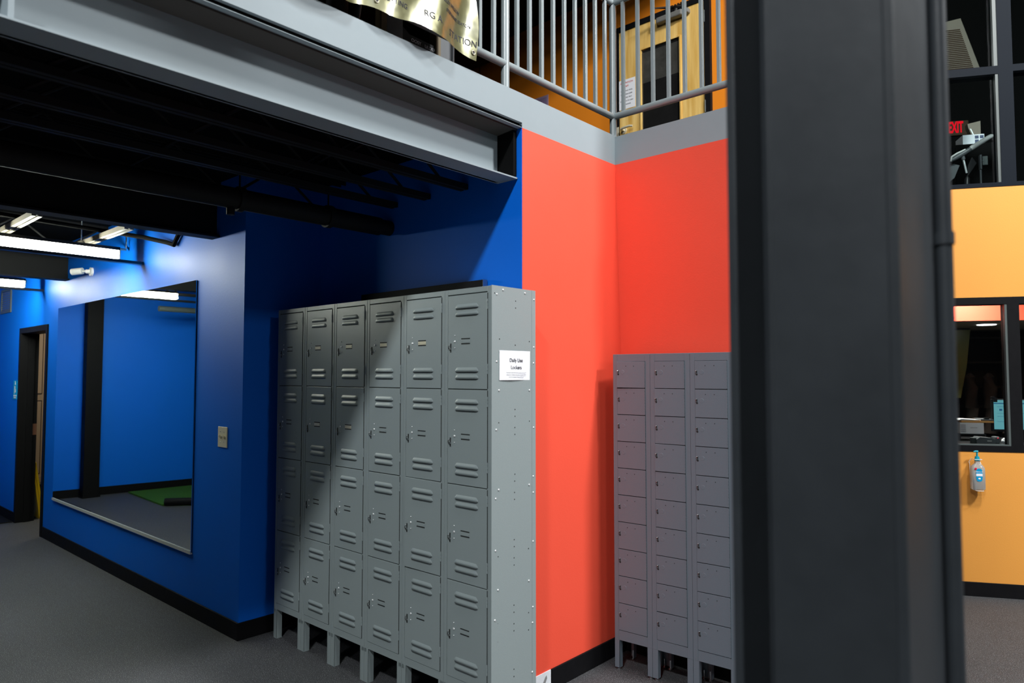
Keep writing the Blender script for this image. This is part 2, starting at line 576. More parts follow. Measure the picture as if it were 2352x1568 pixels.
# black pipe
t = thing('ceiling_pipe', 'thick black pipe hung below the joists over the lockers', 'pipe', (-3.30, 0, 2.455))
MB().cyl((0, -3, 0), (0, 2.50, 0), 0.052, 24).build('pipe', M['joist'], t, smooth=True)
MB().cyl((0, 2.50, 0), (0, 2.58, 0), 0.044, 20).build('pipe_end', M['joist'], t, smooth=True)
for y in (1.63, 2.14):
    MB().cyl((0, y, 0), (0, y + 0.03, 0), 0.062, 24).cyl((0, y + 0.015, 0.05), (0, y + 0.015, 0.36), 0.005, 8).build('clamp', M['joist'], t, smooth=True)
MB().cyl((0, 1.60, -0.05), (0, 1.60, -0.085), 0.02, 12).build('drain_plug', M['joist'], t, smooth=True)

# ------------------------------------------------------------------ strip lamps
def strip_lamp(x, y0, y1, label, z=2.455):
    t = thing('strip_lamp', label, 'lamp', (x, y1, z), 0, 'lit strip lamps over the blue room')
    L = y1 - y0
    b = MB()
    b.prism([(-0.05, 0.008), (-0.035, 0.0), (0.035, 0.0), (0.05, 0.008), (0.05, 0.062), (-0.05, 0.062)], -L, -0.004, 'y')
    b.build('diffuser', M['tube'], t)
    MB().box(-0.055, 0.055, -L, 0, 0.062, 0.085).build('housing', M['black_plastic'], t)
    MB().box(-0.053, 0.053, -0.004, 0.004, 0, 0.07).build('end_cap', M['white'], t)
    return t


strip_lamp(-5.72, 0.68, 1.90, 'lit strip lamp nearer to the mirror corner')
strip_lamp(-8.28, 0.72, 1.90, 'lit strip lamp farther away, above the doorway side')
o = MB().box(-5.700, -5.640, -1.0, YM - 0.002, 2.425, 2.446).build('support_rail', M['black_plastic'])
tag(o, 'black support rail under the nearer strip lamp, ending at the blue wall', 'rail')
o = MB().box(-8.28, -8.22, -1.0, YM - 0.002, 2.425, 2.446).build('support_rail', M['black_plastic'])
tag(o, 'black support rail under the farther strip lamp, ending at the blue wall', 'rail')


def strut(x0, x1, y, label, z=2.585):
    b = MB()
    b.prism([(y - 0.03, z), (y - 0.006, z), (y - 0.006, z + 0.008), (y + 0.006, z + 0.008), (y + 0.006, z), (y + 0.03, z),
             (y + 0.03, z + 0.035), (y - 0.03, z + 0.035)], x0, x1, 'x')
    o = b.build('strut_channel', M['strut'])
    tag(o, label, 'strut', 'pale struts holding the strip lamps')
    for xx in (x0 + 0.1, x1 - 0.1):
        MB().cyl((xx, y, z + 0.03), (xx, y, 2.83), 0.005, 8).build('rod', M['steel'], o)


strut(-6.25, -5.15, 1.24, 'pale strut channel over the nearer lamp, farther from the blue wall')
strut(-6.25, -5.15, 1.78, 'pale strut channel over the nearer lamp, closer to the blue wall')
strut(-8.8, -7.95, 1.60, 'pale strut channel over the farther strip lamp')
o = MB().tube([(-5.56, -1.5, 2.645), (-5.56, 1.1, 2.645), (-5.66, 1.8, 2.645), (-5.45, 1.98, 2.60), (-5.15, 2.03, 2.53), (-5.05, 2.04, 2.50),
               (-4.98, 2.04, 2.56), (-4.86, 2.04, 2.61), (-4.86, 2.04, 2.82)], 0.016, 8).build('black_conduit', M['deck'], smooth=True)
tag(o, 'black conduit sagging to the blue wall above the mirror', 'conduit')
o = MB().tube([(-5.93, -1.5, 2.57), (-5.93, 2.03, 2.57), (-5.93, 2.035, 2.82)], 0.009, 8).build('thin_conduit', M['steel'], smooth=True)
tag(o, 'thin bare metal conduit above the nearer strip lamp', 'conduit')

# ------------------------------------------------------------------ doorway, restroom beyond
b = MB()
for x0, x1 in ((DX0 - 0.045, DX0 + 0.012), (DX1 - 0.012, DX1 + 0.045)):
    b.box(x0, x1, YM - 0.012, YM + 0.162, 0, DZ + 0.045)
b.box(DX0 + 0.012, DX1 - 0.012, YM - 0.012, YM + 0.162, DZ - 0.012, DZ + 0.045)
b.box(DX0 + 0.012, DX0 + 0.03, YM + 0.06, YM + 0.12, 0, DZ - 0.012)
dr = struct(b.build('door_1', M['base']))
MB().box(DX0 + 0.012, DX0 + 0.016, YM + 0.122, YM + 0.16, 0.93, 1.05).build('strike_plate', mat('copper_plate', (0.30, 0.14, 0.09), 0.4, metal=0.7), dr)
b = MB()
b.box(-11.5, -4.21, 4.3, 4.4, 0, 2.83)
b.box(-11.5, -11.4, 2.22, 4.3, 0, 2.83)
b.box(-4.30, -4.21, 2.72, 4.3, 0, 2.83)
struct(b.build('wall_restroom', M['shelf']))
t = thing('tan_cabinet', 'tan panelled cabinet seen through the dark doorway', 'cabinet', (-10.0, 2.3, 0.25))
MB().box(-0.4, 0, 0, 1.2, 0.0, 2.0).build('body', M['tan'], t)
for z0, z1 in ((0.13, 1.02), (1.10, 1.95)):
    b = MB()
    b.box(0, 0.006, 0.05, 0.215, z0, z1)
    b.build('door', M['tan'], t)
    b = MB()
    b.box(0, 0.0075, 0.212, 0.219, z0, z1); b.box(0, 0.0075, 0.05, 0.219, z0, z0 + 0.008); b.box(0, 0.0075, 0.05, 0.219, z1 - 0.008, z1)
    b.build('moulding', M['brown'], t)
MB().box(0, 0.02, 0, 1.2, 0.03, 0.10).build('ledge', M['tan'], t)
MB().box(-0.38, -0.03, 0.02, 1.18, -0.25, 0).build('plinth', M['base'], t)
t = thing('folding_sign', 'yellow folding floor sign leaning inside the doorway', 'floor sign', (-9.20, 2.30, 0))
MB().prism([(0.040, 0), (0.018, 0), (-0.068, 0.62), (-0.050, 0.62)], -0.14, 0.14, 'x').build('front_panel', M['yellow'], t)
MB().prism([(0.014, 0), (-0.006, 0), (-0.086, 0.60), (-0.070, 0.62)], -0.14, 0.14, 'x').build('back_panel', M['yellow'], t)

t = thing('wall_sign', 'small blue sign with white figures beside the doorway', 'sign', (-9.17, YM, 1.315))
MB().box(-0.08, 0.08, -0.005, 0, 0, 0.205, bev=0.001).build('plate', M['label_blue'], t)
b = MB()
b.prism([(-0.02, 0.16), (0.02, 0.16), (0.0, 0.198)], -0.006, -0.005, 'y')
b.box(-0.012, 0.03, -0.006, -0.005, 0.075, 0.11); b.box(-0.03, 0.0, -0.006, -0.005, 0.11, 0.145); b.box(-0.034, -0.026, -0.006, -0.005, 0.06, 0.11)
b.box(-0.06, 0.06, -0.006, -0.005, 0.032, 0.048); b.box(-0.045, 0.045, -0.006, -0.005, 0.012, 0.024)
b.build('symbols', M['white'], t)
t = thing('wall_vent', 'grey framed vent high on blue wall left of the doorway', 'vent', (-9.68, YM, 2.29))
b = MB()
b.box(-0.22, 0.22, -0.012, 0, 0, 0.03); b.box(-0.22, 0.22, -0.012, 0, 0.25, 0.28); b.box(-0.22, -0.19, -0.012, 0, 0.03, 0.25); b.box(0.19, 0.22, -0.012, 0, 0.03, 0.25)
b.build('frame', M['alu'], t)
b = MB()
for k in range(9):
    z = 0.036 + k * 0.024
    b.prism([(-0.002, z), (-0.010, z + 0.012), (-0.009, z + 0.014), (-0.001, z + 0.002)], -0.19, 0.19, 'x')
b.build('slats', M['grey_plastic'], t)
o = MB().box(-10.25, -9.06, 1.30, 2.045, 0.0, 0.012, bev=0.003).build('floor_mat', M['base'])
tag(o, 'black floor mat against the blue wall left of the doorway', 'mat')

# security camera
t = thing('security_camera', 'white bullet security camera on the blue wall above the mirror', 'camera', (-6.80, YM, 2.485))
MB().cyl((0, 0, 0), (0, -0.018, 0), 0.038, 20).cyl((0, -0.018, 0), (-0.012, -0.05, 0), 0.018, 14).build('mount', M['white'], t, smooth=True)
MB().tube([(-0.01, -0.045, 0), (-0.035, -0.06, 0.004), (-0.06, -0.068, 0.006)], 0.010, 10).build('arm', M['white'], t, smooth=True)
MB().cyl((-0.045, -0.062, 0.006), (-0.115, -0.125, -0.004), 0.029, 20).build('body', M['white'], t, smooth=True)
MB().cyl((-0.1153, -0.1253, -0.0041), (-0.117, -0.1268, -0.0042), 0.021, 18).build('lens', M['black_plastic'], t, smooth=True)

# light switch plate
t = thing('switch_plate', 'ivory double light switch plate on blue wall right of the mirror', 'light switch', (-4.291, YM, 1.13))
MB().box(-0.060, 0.060, -0.006, 0, 0, 0.128, bev=0.002).build('plate', M['ivory'], t)
for x in (-0.024, 0.024):
    MB().prism([(-0.006, 0.054), (-0.006, 0.072), (-0.017, 0.079), (-0.019, 0.071)], x - 0.005, x + 0.005, 'x').build('toggle', M['ivory'], t)
    for z in (0.034, 0.096):
        MB().ball((x, -0.006, z), 0.003).build('screw', M['steel'], t)

# ------------------------------------------------------------------ mirror
t = thing('wall_mirror', 'large frameless mirror on the blue wall reflecting the room', 'mirror', (-6.19, YM, 0.41))
MB().box(-1.51, 1.49, -0.010, -0.004, 0.0, 1.81).build('glass', M['mirror'], t)
MB().box(-1.51, 1.49, -0.004, 0.0, 0.0, 1.81).build('backing', M['base'], t)
MB().prism([(-0.016, 0.012), (-0.016, -0.010), (0, -0.010), (0, -0.002), (-0.010, -0.002), (-0.013, 0.012)], -1.515, 1.495, 'x').build('bottom_channel', mat('silver_channel', (0.55, 0.58, 0.56), 0.45, metal=0.2), t)

# things the mirror shows
t = thing('round_post', 'black steel column against the blue wall, seen in the mirror', 'column', (-10.14, 0.98, 0), R(0))
MB().box(-0.10, 0.03, -0.095, 0.095, 0, 2.83, bev=0.004).build('shaft', M['base'], t)
MB().box(-0.11, 0.045, -0.105, 0.105, 0, 0.02).build('base_plate', M['base'], t)
t.name = 'wall_column'
t = thing('turf_strip', 'green artificial turf strip on the floor, seen in the mirror', 'turf', (-9.5, -0.4, 0))
MB().prism([(-0.62, 0.93), (0.66, 1.00), (0.95, 0.70), (1.10, -2.0), (-0.35, -2.0)], 0.0, 0.02, 'z').build('pile', M['turf'], t)
MB().tube([(0.70, 0.98, 0.05), (0.84, 0.80, 0.05), (1.20, 0.42, 0.05)], 0.045, 12).build('rolled_edge', M['base'], t, smooth=True)
t = thing('wall_pipe', 'grey pipe under the ceiling, seen at the top of the mirror', 'pipe', (-9.2, 0.0, 2.42))
MB().cyl((0, -2.2, 0), (0, 0.55, 0), 0.035, 14).build('pipe', M['alu'], t, smooth=True)
MB().cyl((0, 0.0, -0.01), (0, 0.0, 0.41), 0.008, 8).build('hanger', M['steel'], t)

# ================================================================== TALL LOCKERS
SCREWS = [(2.304, 1.967), (2.455, 1.965), (2.263, 1.944), (2.52, 1.939), (2.518, 1.714), (2.516, 1.639), (2.262, 1.643), (2.278, 1.515),
          (2.486, 1.512), (2.516, 1.337), (2.26, 1.341), (2.513, 1.11), (2.484, 1.074), (2.276, 1.076), (2.513, 1.035), (2.257, 1.039),
          (2.511, 0.81), (2.256, 0.813), (2.481, 0.636), (2.272, 0.64), (2.509, 0.51), (2.253, 0.514), (2.507, 0.439), (2.505, 0.216)]
HOLES = [(2.391, 1.923), (2.391, 1.891), (2.249, 1.948), (2.282, 1.744), (2.487, 1.74), (2.388, 1.72), (2.386, 1.426), (2.386, 1.395),
         (2.278, 1.371), (2.487, 1.368), (2.385, 1.344), (2.385, 1.313), (2.385, 1.133), (2.384, 1.102), (2.383, 1.051), (2.383, 1.02),
         (2.381, 0.84), (2.381, 0.809), (2.38, 0.759), (2.38, 0.727), (2.48, 0.782), (2.274, 0.784), (2.379, 0.549), (2.379, 0.518),
         (2.48, 0.491), (2.27, 0.495), (2.379, 0.467), (2.379, 0.436), (2.48, 0.413), (2.27, 0.416), (2.379, 0.267), (2.379, 0.235)]
UW = 0.3028
YF = 2.231
DW = 0.2575      # door width
DH = 0.4365      # door pitch
D = 0.297


def louver(b, x0, x1, z, h=0.021, out=0.006):
    """pressed louver: slopes out downwards, rounded ends, open at its lip (z is the lip height)"""
    n = 14
    top, lip = [], []
    back = []
    for i in range(n + 1):
        f = i / n
        x = x0 + (x1 - x0) * f
        e = min(f, 1 - f) * (x1 - x0) / 0.016
        k = math.sqrt(max(0.0, 1 - (1 - min(1, e)) ** 2))
        top.append((x, -0.0004, z + 0.003 + (h - 0.003) * (0.35 + 0.65 * k)))
        lip.append((x, -0.0004 - out * k, z))
        back.append((x, -0.0004, z))
    vt = [b.bm.verts.new(p) for p in top]
    vm = [b.bm.verts.new(((t_[0]), (-0.0004 - (-0.0004 - l_[1]) * 0.75), z + (t_[2] - z) * 0.55)) for t_, l_ in zip(top, lip)]
    vl = [b.bm.verts.new(p) for p in lip]
    vb = [b.bm.verts.new(p) for p in back]
    for i in range(n):
        for A, B in ((vt, vm), (vm, vl)):
            f_ = b.bm.faces.new([A[i], A[i + 1], B[i + 1], B[i]])
            f_.material_index = 0
            f_.smooth = True
        f_ = b.bm.faces.new([vl[i], vl[i + 1], vb[i + 1], vb[i]])
        f_.material_index = 1


def door_mesh():
    # origin at the hinge edge (right), bottom
    b = MB()
    w, h = DW - 0.003, DH - 0.004
    b.box(-w, 0, 0, 0.014, 0.002, 0.002 + h, bev=0.0012)
    for z in (h - 0.062, h - 0.094, 0.079, 0.047):
        louver(b, -0.205, -0.055, z)
        b.box(-0.201, -0.059, -0.0006, -0.0002, z - 0.0016, z, 1)
    return b


def make_tall_door(parent, zb):
    d = door_mesh().build('door', [M['locker'], M['locker_in']], parent, loc=(UW / 2 - 0.024, -0.001, zb))
    # latch: dark slot with a bent hasp
    b = MB()
    b.box(-0.2395, -0.2325, -0.0012, 0.0, 0.170, 0.212, 1)
    b.tube([(-0.243, -0.001, 0.184), (-0.2445, -0.006, 0.187), (-0.245, -0.008, 0.194), (-0.2435, -0.006, 0.202), (-0.242, -0.001, 0.204)], 0.0018, 8)
    b.box(-0.2405, -0.2325, -0.007, -0.001, 0.183, 0.190)
    b.build('latch', [M['steel'], M['locker_in']], d, smooth=True)
    # lock cover rivets
    for z, r in ((0.2475, 0.0030), (0.1905, 0.0030)):
        MB().ball((-0.2085, -0.001, z), r, 1, 0.7, 1).build('rivet', M['zinc'], d, smooth=True)
    MB().ball((-0.2085, -0.001, 0.2200), 0.0055, 1, 0.55, 1).build('lock_knob', M['zinc'], d, smooth=True)
    b = MB()
    x0, x1, z0, z1 = -0.166, -0.109, 0.206, 0.234
    b.box(x0, x1, -0.0012, 0, z0 + 0.006, z1 - 0.006, 0)
    b.box(x0, x1, -0.0006, 0, z0, z0 + 0.005, 1)
    b.box(x0, x1, -0.0006, 0, z1 - 0.005, z1, 1)
    b.ball((x0 + 0.005, -0.001, 0.220), 0.0020)
    b.ball((x1 - 0.005, -0.001, 0.220), 0.0020)
    b.build('number_plate', [M['locker'], M['locker_in']], d)
    for z in (0.07, 0.36):
        zs = [z + q_ for q_ in (0, 0.013, 0.0132, 0.0158, 0.016, 0.029, 0.0292, 0.0318, 0.032, 0.045)]
        rs = [0.0026, 0.0026, 0.0012, 0.0012, 0.0026, 0.0026, 0.0012, 0.0012, 0.0026, 0.0026]
        MB().tube([(0.0018, -0.0012, q_) for q_ in zs], rs, 8).build('hinge', M['locker'], d)
    b = MB()
    b.box(0.0004, 0.0042, -0.0003, 0.004, 0.004, DH - 0.004)
    b.build('hinge_gap', M['locker_in'], d)
    return d


def make_tall_locker():
    t = thing('tall_locker', 'x', 'locker', (0, YF, 0), 0)
    hw = UW / 2
    b = MB()
    b.box(-hw + 0.0008, -hw + 0.0205, 0, 0.03, 0.152, 1.981, bev=0.0015)
    b.box(hw - 0.0238, hw - 0.0008, 0, 0.03, 0.152, 1.981, bev=0.0015)
    b.box(-hw + 0.0205, hw - 0.0238, 0.0008, 0.03, 1.957, 1.981, bev=0.001)
    b.box(-hw + 0.0205, hw - 0.0238, 0.0008, 0.03, 0.172, 0.2085, bev=0.001)
    b.build('frame', M['locker'], t)
    b = MB()
    b.box(-hw + 0.001, -hw + 0.003, 0.03, D, 0.172, 1.979)
    b.box(hw - 0.003, hw - 0.001, 0.03, D, 0.172, 1.979)
    b.box(-hw + 0.003, hw - 0.003, D - 0.003, D, 0.172, 1.979)
    b.box(-hw + 0.003, hw - 0.003, 0.03, D - 0.003, 1.977, 1.979)
    b.box(-hw + 0.003, hw - 0.003, 0.03, D - 0.003, 0.172, 0.176)
    b.build('body', M['locker'], t)
    b = MB()
    for k in range(1, 4):
        z = 0.2085 + k * DH
        b.box(-hw + 0.0205, hw - 0.0238, 0.004, D - 0.004, z - 0.003, z + 0.001)
    b.box(-hw + 0.0205, hw - 0.0205, 0.020, 0.024, 0.176, 1.97)
    b.build('shelves', M['locker_in'], t)
    for sx in (-1, 1):
        for y0, y1, yy in ((0.0, 0.003, 0.035), (D - 0.003, D, D - 0.038)):
            b = MB()
            x = sx * (hw - 0.001)
            b.box(min(x, x - sx * 0.034), max(x, x - sx * 0.034), y0, y1, 0, 0.172)
            b.box(min(x - sx * 0.031, x - sx * 0.034), max(x - sx * 0.031, x - sx * 0.034), min(y0, yy), max(y1, yy), 0, 0.172)
            xx = x - sx * 0.0305
            b.cyl((xx, (min(y0, yy) + max(y1, yy)) / 2, 0.06), (xx + sx * 0.0006, (min(y0, yy) + max(y1, yy)) / 2, 0.06), 0.004, 8, 1)
            b.cyl((xx, (min(y0, yy) + max(y1, yy)) / 2, 0.13), (xx + sx * 0.0006, (min(y0, yy) + max(y1, yy)) / 2, 0.13), 0.004, 8, 1)
            b.build('leg', [M['locker'], M['locker_in']], t)
    for k in range(4):
        make_tall_door(t, 0.2085 + k * DH)
    return t


TL = ['grey tall locker column at the far left, tucked beside the blue wall corner',
      'second tall grey locker column from the blue wall corner',
      'third tall grey locker column from the blue wall corner',
      'fourth tall grey locker column from the blue wall corner, half in shadow',
      'tall grey locker column next to the end one, third door down slightly ajar',
      'end tall grey locker column carrying the riveted side panel and paper notice']
first = make_tall_locker()
units = []
for i in range(6):
    u = first if i == 5 else copy_tree(first)
    u.location.x = -2.1285 - UW / 2 - (5 - i) * UW
    u['label'] = TL[i]
    u['group'] = 'row of tall grey lockers'
    units.append(u)
# pale number plates on the upper doors of the middle columns
for i, ks in ((1, (3, 2)), (2, (3, 2)), (3, (3,)), (4, (3,))):
    doors = [c for c in units[i].children if c.name.split('.')[0] == 'door']
    doors.sort(key=lambda d_: d_.location.z)
    for k in ks:
        for c in doors[k].children:
            if c.name.startswith('number_plate'):
                me = c.data.copy()
                me.materials[0] = M['brass']
                c.data = me
                c['label'] = 'pale brass number plate'
doors = sorted([c for c in units[4].children if c.name.split('.')[0] == 'door'], key=lambda d_: d_.location.z)
doors[1].rotation_euler = (0, R(0.5), R(1.6))

# side panel with rivets, on the end unit
ux = units[5].location.x
b = MB()
b.box(-2.1287 - ux, -2.1265 - ux, 0.0, D, 0.152, 1.983)
b.box(-2.1265 - ux, -2.1257 - ux, 0.0, 0.040, 0.152, 1.983)
b.box(-2.1265 - ux, -2.1252 - ux, D - 0.024, D + 0.003, 0.152, 1.983)
for (y, z) in HOLES:
    b.cyl((-2.1264 - ux, y - YF, z), (-2.1255 - ux if y < 2.27 else -2.1262 - ux, y - YF, z), 0.0032, 8, 1)
b.build('side_panel', [M['locker'], M['locker_in']], units[5])
sm = None
for (y, z) in SCREWS:
    loc = (-2.1262 - ux, y - YF, z)
    if sm is None:
        o = MB().ball((0.001, 0, 0), 0.0048, 0.6, 1, 1).build('screw', M['zinc'], units[5], loc=loc, smooth=True)
        sm = o
    else:
        o = sm.copy()
        COL.objects.link(o)
        o.location = loc
# paper notice
t = thing('paper_notice', 'white paper notice taped to the side of the tall grey lockers', 'notice', (-2.1245, 2.3845, 1.56))
b = MB()
n = 10
vs = [[b.bm.verts.new((0.0006 + 0.0025 * math.sin(i / n * math.pi * 1.5) * (1 - j), -0.1055 + 0.211 * i / n, j * 0.134)) for i in range(n + 1)] for j in range(2)]
for i in range(n):
    b.bm.faces.new([vs[0][i], vs[0][i + 1], vs[1][i + 1], vs[1][i]])
b.build('sheet', M['paper'], t)
for s_, sz, z_ in (('Daily Use', 0.0235, 0.090), ('Lockers', 0.0235, 0.0575)):
    text('heading', s_, sz, M['ink'], t, (0.0024, 0.006, z_), (0, 1, 0), (0, 0, 1))
for s_, z_ in (('You may use your own lock to secure your items', 0.034), ('during your workout. Items left overnight will be', 0.024),
               ('removed and placed in lost and found.', 0.014)):
    text('small_print', s_, 0.0068, M['greyink'], t, (0.0030, 0.006, z_), (0, 1, 0), (0, 0, 1), depth=0.0001)

# black board leaning behind the lockers
o = MB().box(-3.53, -2.488, 2.545, 2.575, 0.9, 2.072, bev=0.002).build('black_board', M['base'])
MB().box(-2.4885, -2.487, 2.544, 2.576, 1.9, 2.073).build('edge_trim', M['steel'], o)
MB().box(-3.52, -2.50, 2.545, 2.575, 0.0, 0.9).build('lower_board', M['black_plastic'], o)
tag(o, 'black board standing behind the tall lockers, only its top edge showing', 'board')

# ================================================================== SMALL LOCKERS
SW = 0.2245
SD = 0.185
SDH = 0.1445


def make_mini():
    t = thing('small_locker', 'x', 'locker')
    b = MB()
    b.box(0.0006, 0.026, 0, 0.02, 0.158, 1.696, bev=0.001)
    b.box(SW - 0.030, SW - 0.0006, 0, 0.02, 0.158, 1.696, bev=0.001)
    b.box(0.026, SW - 0.030, 0.0006, 0.02, 1.656, 1.696, bev=0.001)
    b.box(0.026, SW - 0.030, 0.0006, 0.02, 0.158, 0.210, bev=0.001)
    b.build('frame', M['mini'], t)
    b = MB()
    b.box(0.001, 0.003, 0.02, SD, 0.158, 1.695)
    b.box(SW - 0.003, SW - 0.001, 0.02, SD, 0.158, 1.695)
    b.box(0.003, SW - 0.003, SD - 0.002, SD, 0.158, 1.695)
    b.box(0.003, SW - 0.003, 0.02, SD - 0.002, 1.692, 1.695)
    b.box(0.003, SW - 0.003, 0.02, SD - 0.002, 0.158, 0.162)
    b.build('body', M['mini'], t)
    b = MB()
    b.box(0.026, SW - 0.026, 0.016, 0.019, 0.165, 1.69)
    for k in range(1, 10):
        z = 0.211 + k * SDH
        b.box(0.026, SW - 0.03, 0.003, SD - 0.01, z - 0.002, z)
    b.build('shelves', M['locker_in'], t)
    for x0, s in ((0.001, 1), (SW - 0.001, -1)):
        for fy in (0, 1):
            b = MB()
            xa, xb = sorted((x0, x0 + s * 0.030))
            y0 = 0.0 if not fy else SD - 0.003
            b.box(xa, xb, y0, y0 + 0.003, 0.012, 0.158)
            xs = sorted((x0 + s * 0.027, x0 + s * 0.030))
            b.box(xs[0], xs[1], 0.0 if not fy else SD - 0.03, 0.03 if not fy else SD, 0.012, 0.158)
            lg = b.build('leg', M['mini'], t)
            yc = 0.014 if not fy else SD - 0.014
            MB().cyl((x0 + s * 0.016, yc, 0), (x0 + s * 0.016, yc, 0.006), 0.011, 14).cyl((x0 + s * 0.016, yc, 0.006), (x0 + s * 0.016, yc, 0.05), 0.004, 8).build('levelling_foot', M['chrome'], lg, smooth=True)
    dm = None
    w = SW - 0.0585
    for k in range(10):
        z = 0.211 + k * SDH
        if dm is None:
            b = MB()
            b.box(-w, 0, 0, 0.010, 0.002, SDH - 0.0015, bev=0.001)
            for x in (-0.110, -0.064):
                b.cyl((x, -0.0004, SDH - 0.026), (x, 0.0, SDH - 0.026), 0.0024, 8, 1)
            d = b.build('door', [M['mini'], M['locker_in']], t, loc=(SW - 0.0315, -0.0015, z))
            b = MB()
            b.tube([(-w + 0.010, 0.0, 0.094), (-w + 0.006, -0.007, 0.092), (-w + 0.006, -0.008, 0.083), (-w + 0.010, 0.0, 0.078)], 0.0018, 8)
            b.cyl((-w + 0.011, -0.0006, 0.074), (-w + 0.011, 0, 0.074), 0.005, 10, 1)
            b.box(-w + 0.008, -w + 0.013, -0.0005, 0, 0.072, 0.094, 1)
            b.build('hasp', [M['steel'], M['locker_in']], d, smooth=True)
            b = MB()
            b.cyl((-w + 0.036, 0.0, 0.086), (-w + 0.036, -0.0007, 0.086), 0.0115, 20, r2=0.0108)
            b.build('lock_plug', M['mini'], d, smooth=True)
            zs, rs = [], []
            for j in range(9):
                z0_ = 0.004 + j * 0.0155
                zs += [z0_, z0_ + 0.0125, z0_ + 0.0127, z0_ + 0.0153]
                rs += [0.0018, 0.0018, 0.0008, 0.0008]
            MB().tube([(0.0012, -0.001, q_) for q_ in zs], rs, 6).build('hinge', M['mini'], d)
            MB().box(0.0002, 0.0035, -0.0002, 0.004, 0.0, SDH).build('hinge_gap', M['locker_in'], d)
            dm = d
        else:
            c = copy_tree(dm, t)
            c.location.z = z
    return t


m0 = make_mini()
TH = R(3.6)
ML = ['slate small-door locker column at the left, touching the red corner',
      'middle one of the three slate small-door locker columns',
      'slate small-door locker column at the right, beside the black steel column']
minis = []
for i in range(3):
    u = m0 if i == 0 else copy_tree(m0)
    u.location = (-2.157 + i * SW * math.cos(TH), 3.232 + i * SW * math.sin(TH), 0)
    u.rotation_euler = (0, 0, TH)
    u['label'] = ML[i]
    u['group'] = 'small-door lockers in the red corner'
    minis.append(u)


def mini_ajar(i, k, a, ty=0.0):
    ds = sorted([c for c in minis[i].children if c.name.split('.')[0] == 'door'], key=lambda d_: -d_.location.z)
    ds[k].rotation_euler = (0, R(ty), R(a))


mini_ajar(0, 0, 3.0, 0.4)
mini_ajar(0, 2, 1.2)
mini_ajar(1, 1, 1.4)
mini_ajar(1, 3, 1.8, 0.3)
mini_ajar(1, 9, -0.4, -0.4)
b = MB()
b.box(SW - 0.0008, SW + 0.0012, 0.0, SD, 0.158, 1.697)
b.box(SW + 0.0012, SW + 0.0022, 0.0, 0.02, 0.158, 1.697)
b.build('side_panel', M['mini'], minis[2])
sc_ = None
for k in range(11):
    z = 0.30 + k * 0.135
    loc = (SW + 0.0015, 0.03, z)
    if sc_ is None:
        sc_ = MB().ball((0, 0, 0), 0.0035, 0.6, 1, 1).build('screw', M['zinc'], minis[2], loc=loc, smooth=True)
    else:
        o = sc_.copy()
        COL.objects.link(o)
        o.location = loc

# ================================================================== FOREGROUND COLUMN
t = thing('steel_column', 'large black steel column in the foreground at the right', 'column', (-0.373, 1.217, 0))
for x0, x1 in ((-0.127, -0.111), (0.111, 0.127)):
    MB().box(x0, x1, -0.127, 0.127, 0, 6.62, bev=0.003).build('flange', M['black'], t)
b = MB()
b.box(-0.111, 0.111, -0.005, 0.005, 0, 6.62)
for sx in (-1, 1):
    b.prism([(sx * 0.111, -0.018), (sx * 0.106, -0.010), (sx * 0.098, -0.005), (sx * 0.111, -0.005)], 0, 6.62, 'z')
b.build('web', M['black'], t)
t = thing('wall_conduit', 'thin black conduit strapped to the right side of the foreground steel column', 'conduit', (-0.2340, 1.333, 0))
MB().cyl((0, 0, 0), (0, 0, 6.62), 0.0126, 20).build('pipe', M['black'], t, smooth=True)
MB().cyl((0, 0, 1.80), (0, 0, 1.82), 0.0155, 20).build('coupling', M['black'], t, smooth=True)

# ================================================================== RAILING
XL, YR = -2.290, 3.452
t = thing('railing', 'grey metal railing with thin balusters around the upper floor edge', 'railing', (XL, YR, 2.97))
ZB, ZT = 3.121 - 2.97, 3.815 - 2.97
for x, y in ((0, 0), (0, 2.497 - YR), (0, 1.25 - YR), (0, 0.0 - YR), (1.05, 0)):
    MB().cyl((x, y, 0.0), (x, y, ZT + (0.35 if (x, y) == (0, 0) else 0)), 0.0210, 20).build('post', M['rail'], t, smooth=True)
MB().cyl((0, 0, ZB), (0, -4.6, ZB), 0.0195, 18).build('bottom_rail', M['rail'], t, smooth=True)
MB().cyl((0, 0, ZB), (1.09, 0, ZB), 0.0195, 18).build('bottom_rail', M['rail'], t, smooth=True)
MB().cyl((0, 0, ZT), (0, -4.6, ZT), 0.0195, 18).build('top_rail', M['rail'], t, smooth=True)
MB().cyl((0, 0, ZT), (1.09, 0, ZT), 0.0195, 18).build('top_rail', M['rail'], t, smooth=True)
bal = None
ys = [3.367 - 0.0978 * k for k in range(9)] + [2.413 - 0.098 * k for k in range(12)]
spots = [(0, y - YR) for y in ys] + [(0.073 + 0.1 * k, 0) for k in range(10)]
for (x, y) in spots:
    if bal is None:
        bal = MB().box(-0.0095, 0.0095, -0.0095, 0.0095, ZB, ZT, bev=0.001).build('baluster', M['rail'], t, loc=(x, y, 0))
    else:
        o = bal.copy()
        COL.objects.link(o)
        o.location = (x, y, 0)

# ------------------------------------------------------------------ gold banner
t = thing('banner', 'wrinkled gold vinyl banner hanging outside the upper railing', 'banner', (-2.235, 1.9, 3.05))
b = MB()
NU, NV = 46, 30
Y0, Y1 = 1.10 - 1.9, 2.226 - 1.9


def banner_bottom(f):
    zb = -0.016 + 0.010 * math.sin(f * 9.0 + 1.2) * (0.5 + 0.5 * math.sin(f * 23)) + 0.006 * math.sin(f * 31)
    return zb - max(0.0, f - 0.93) * 0.10


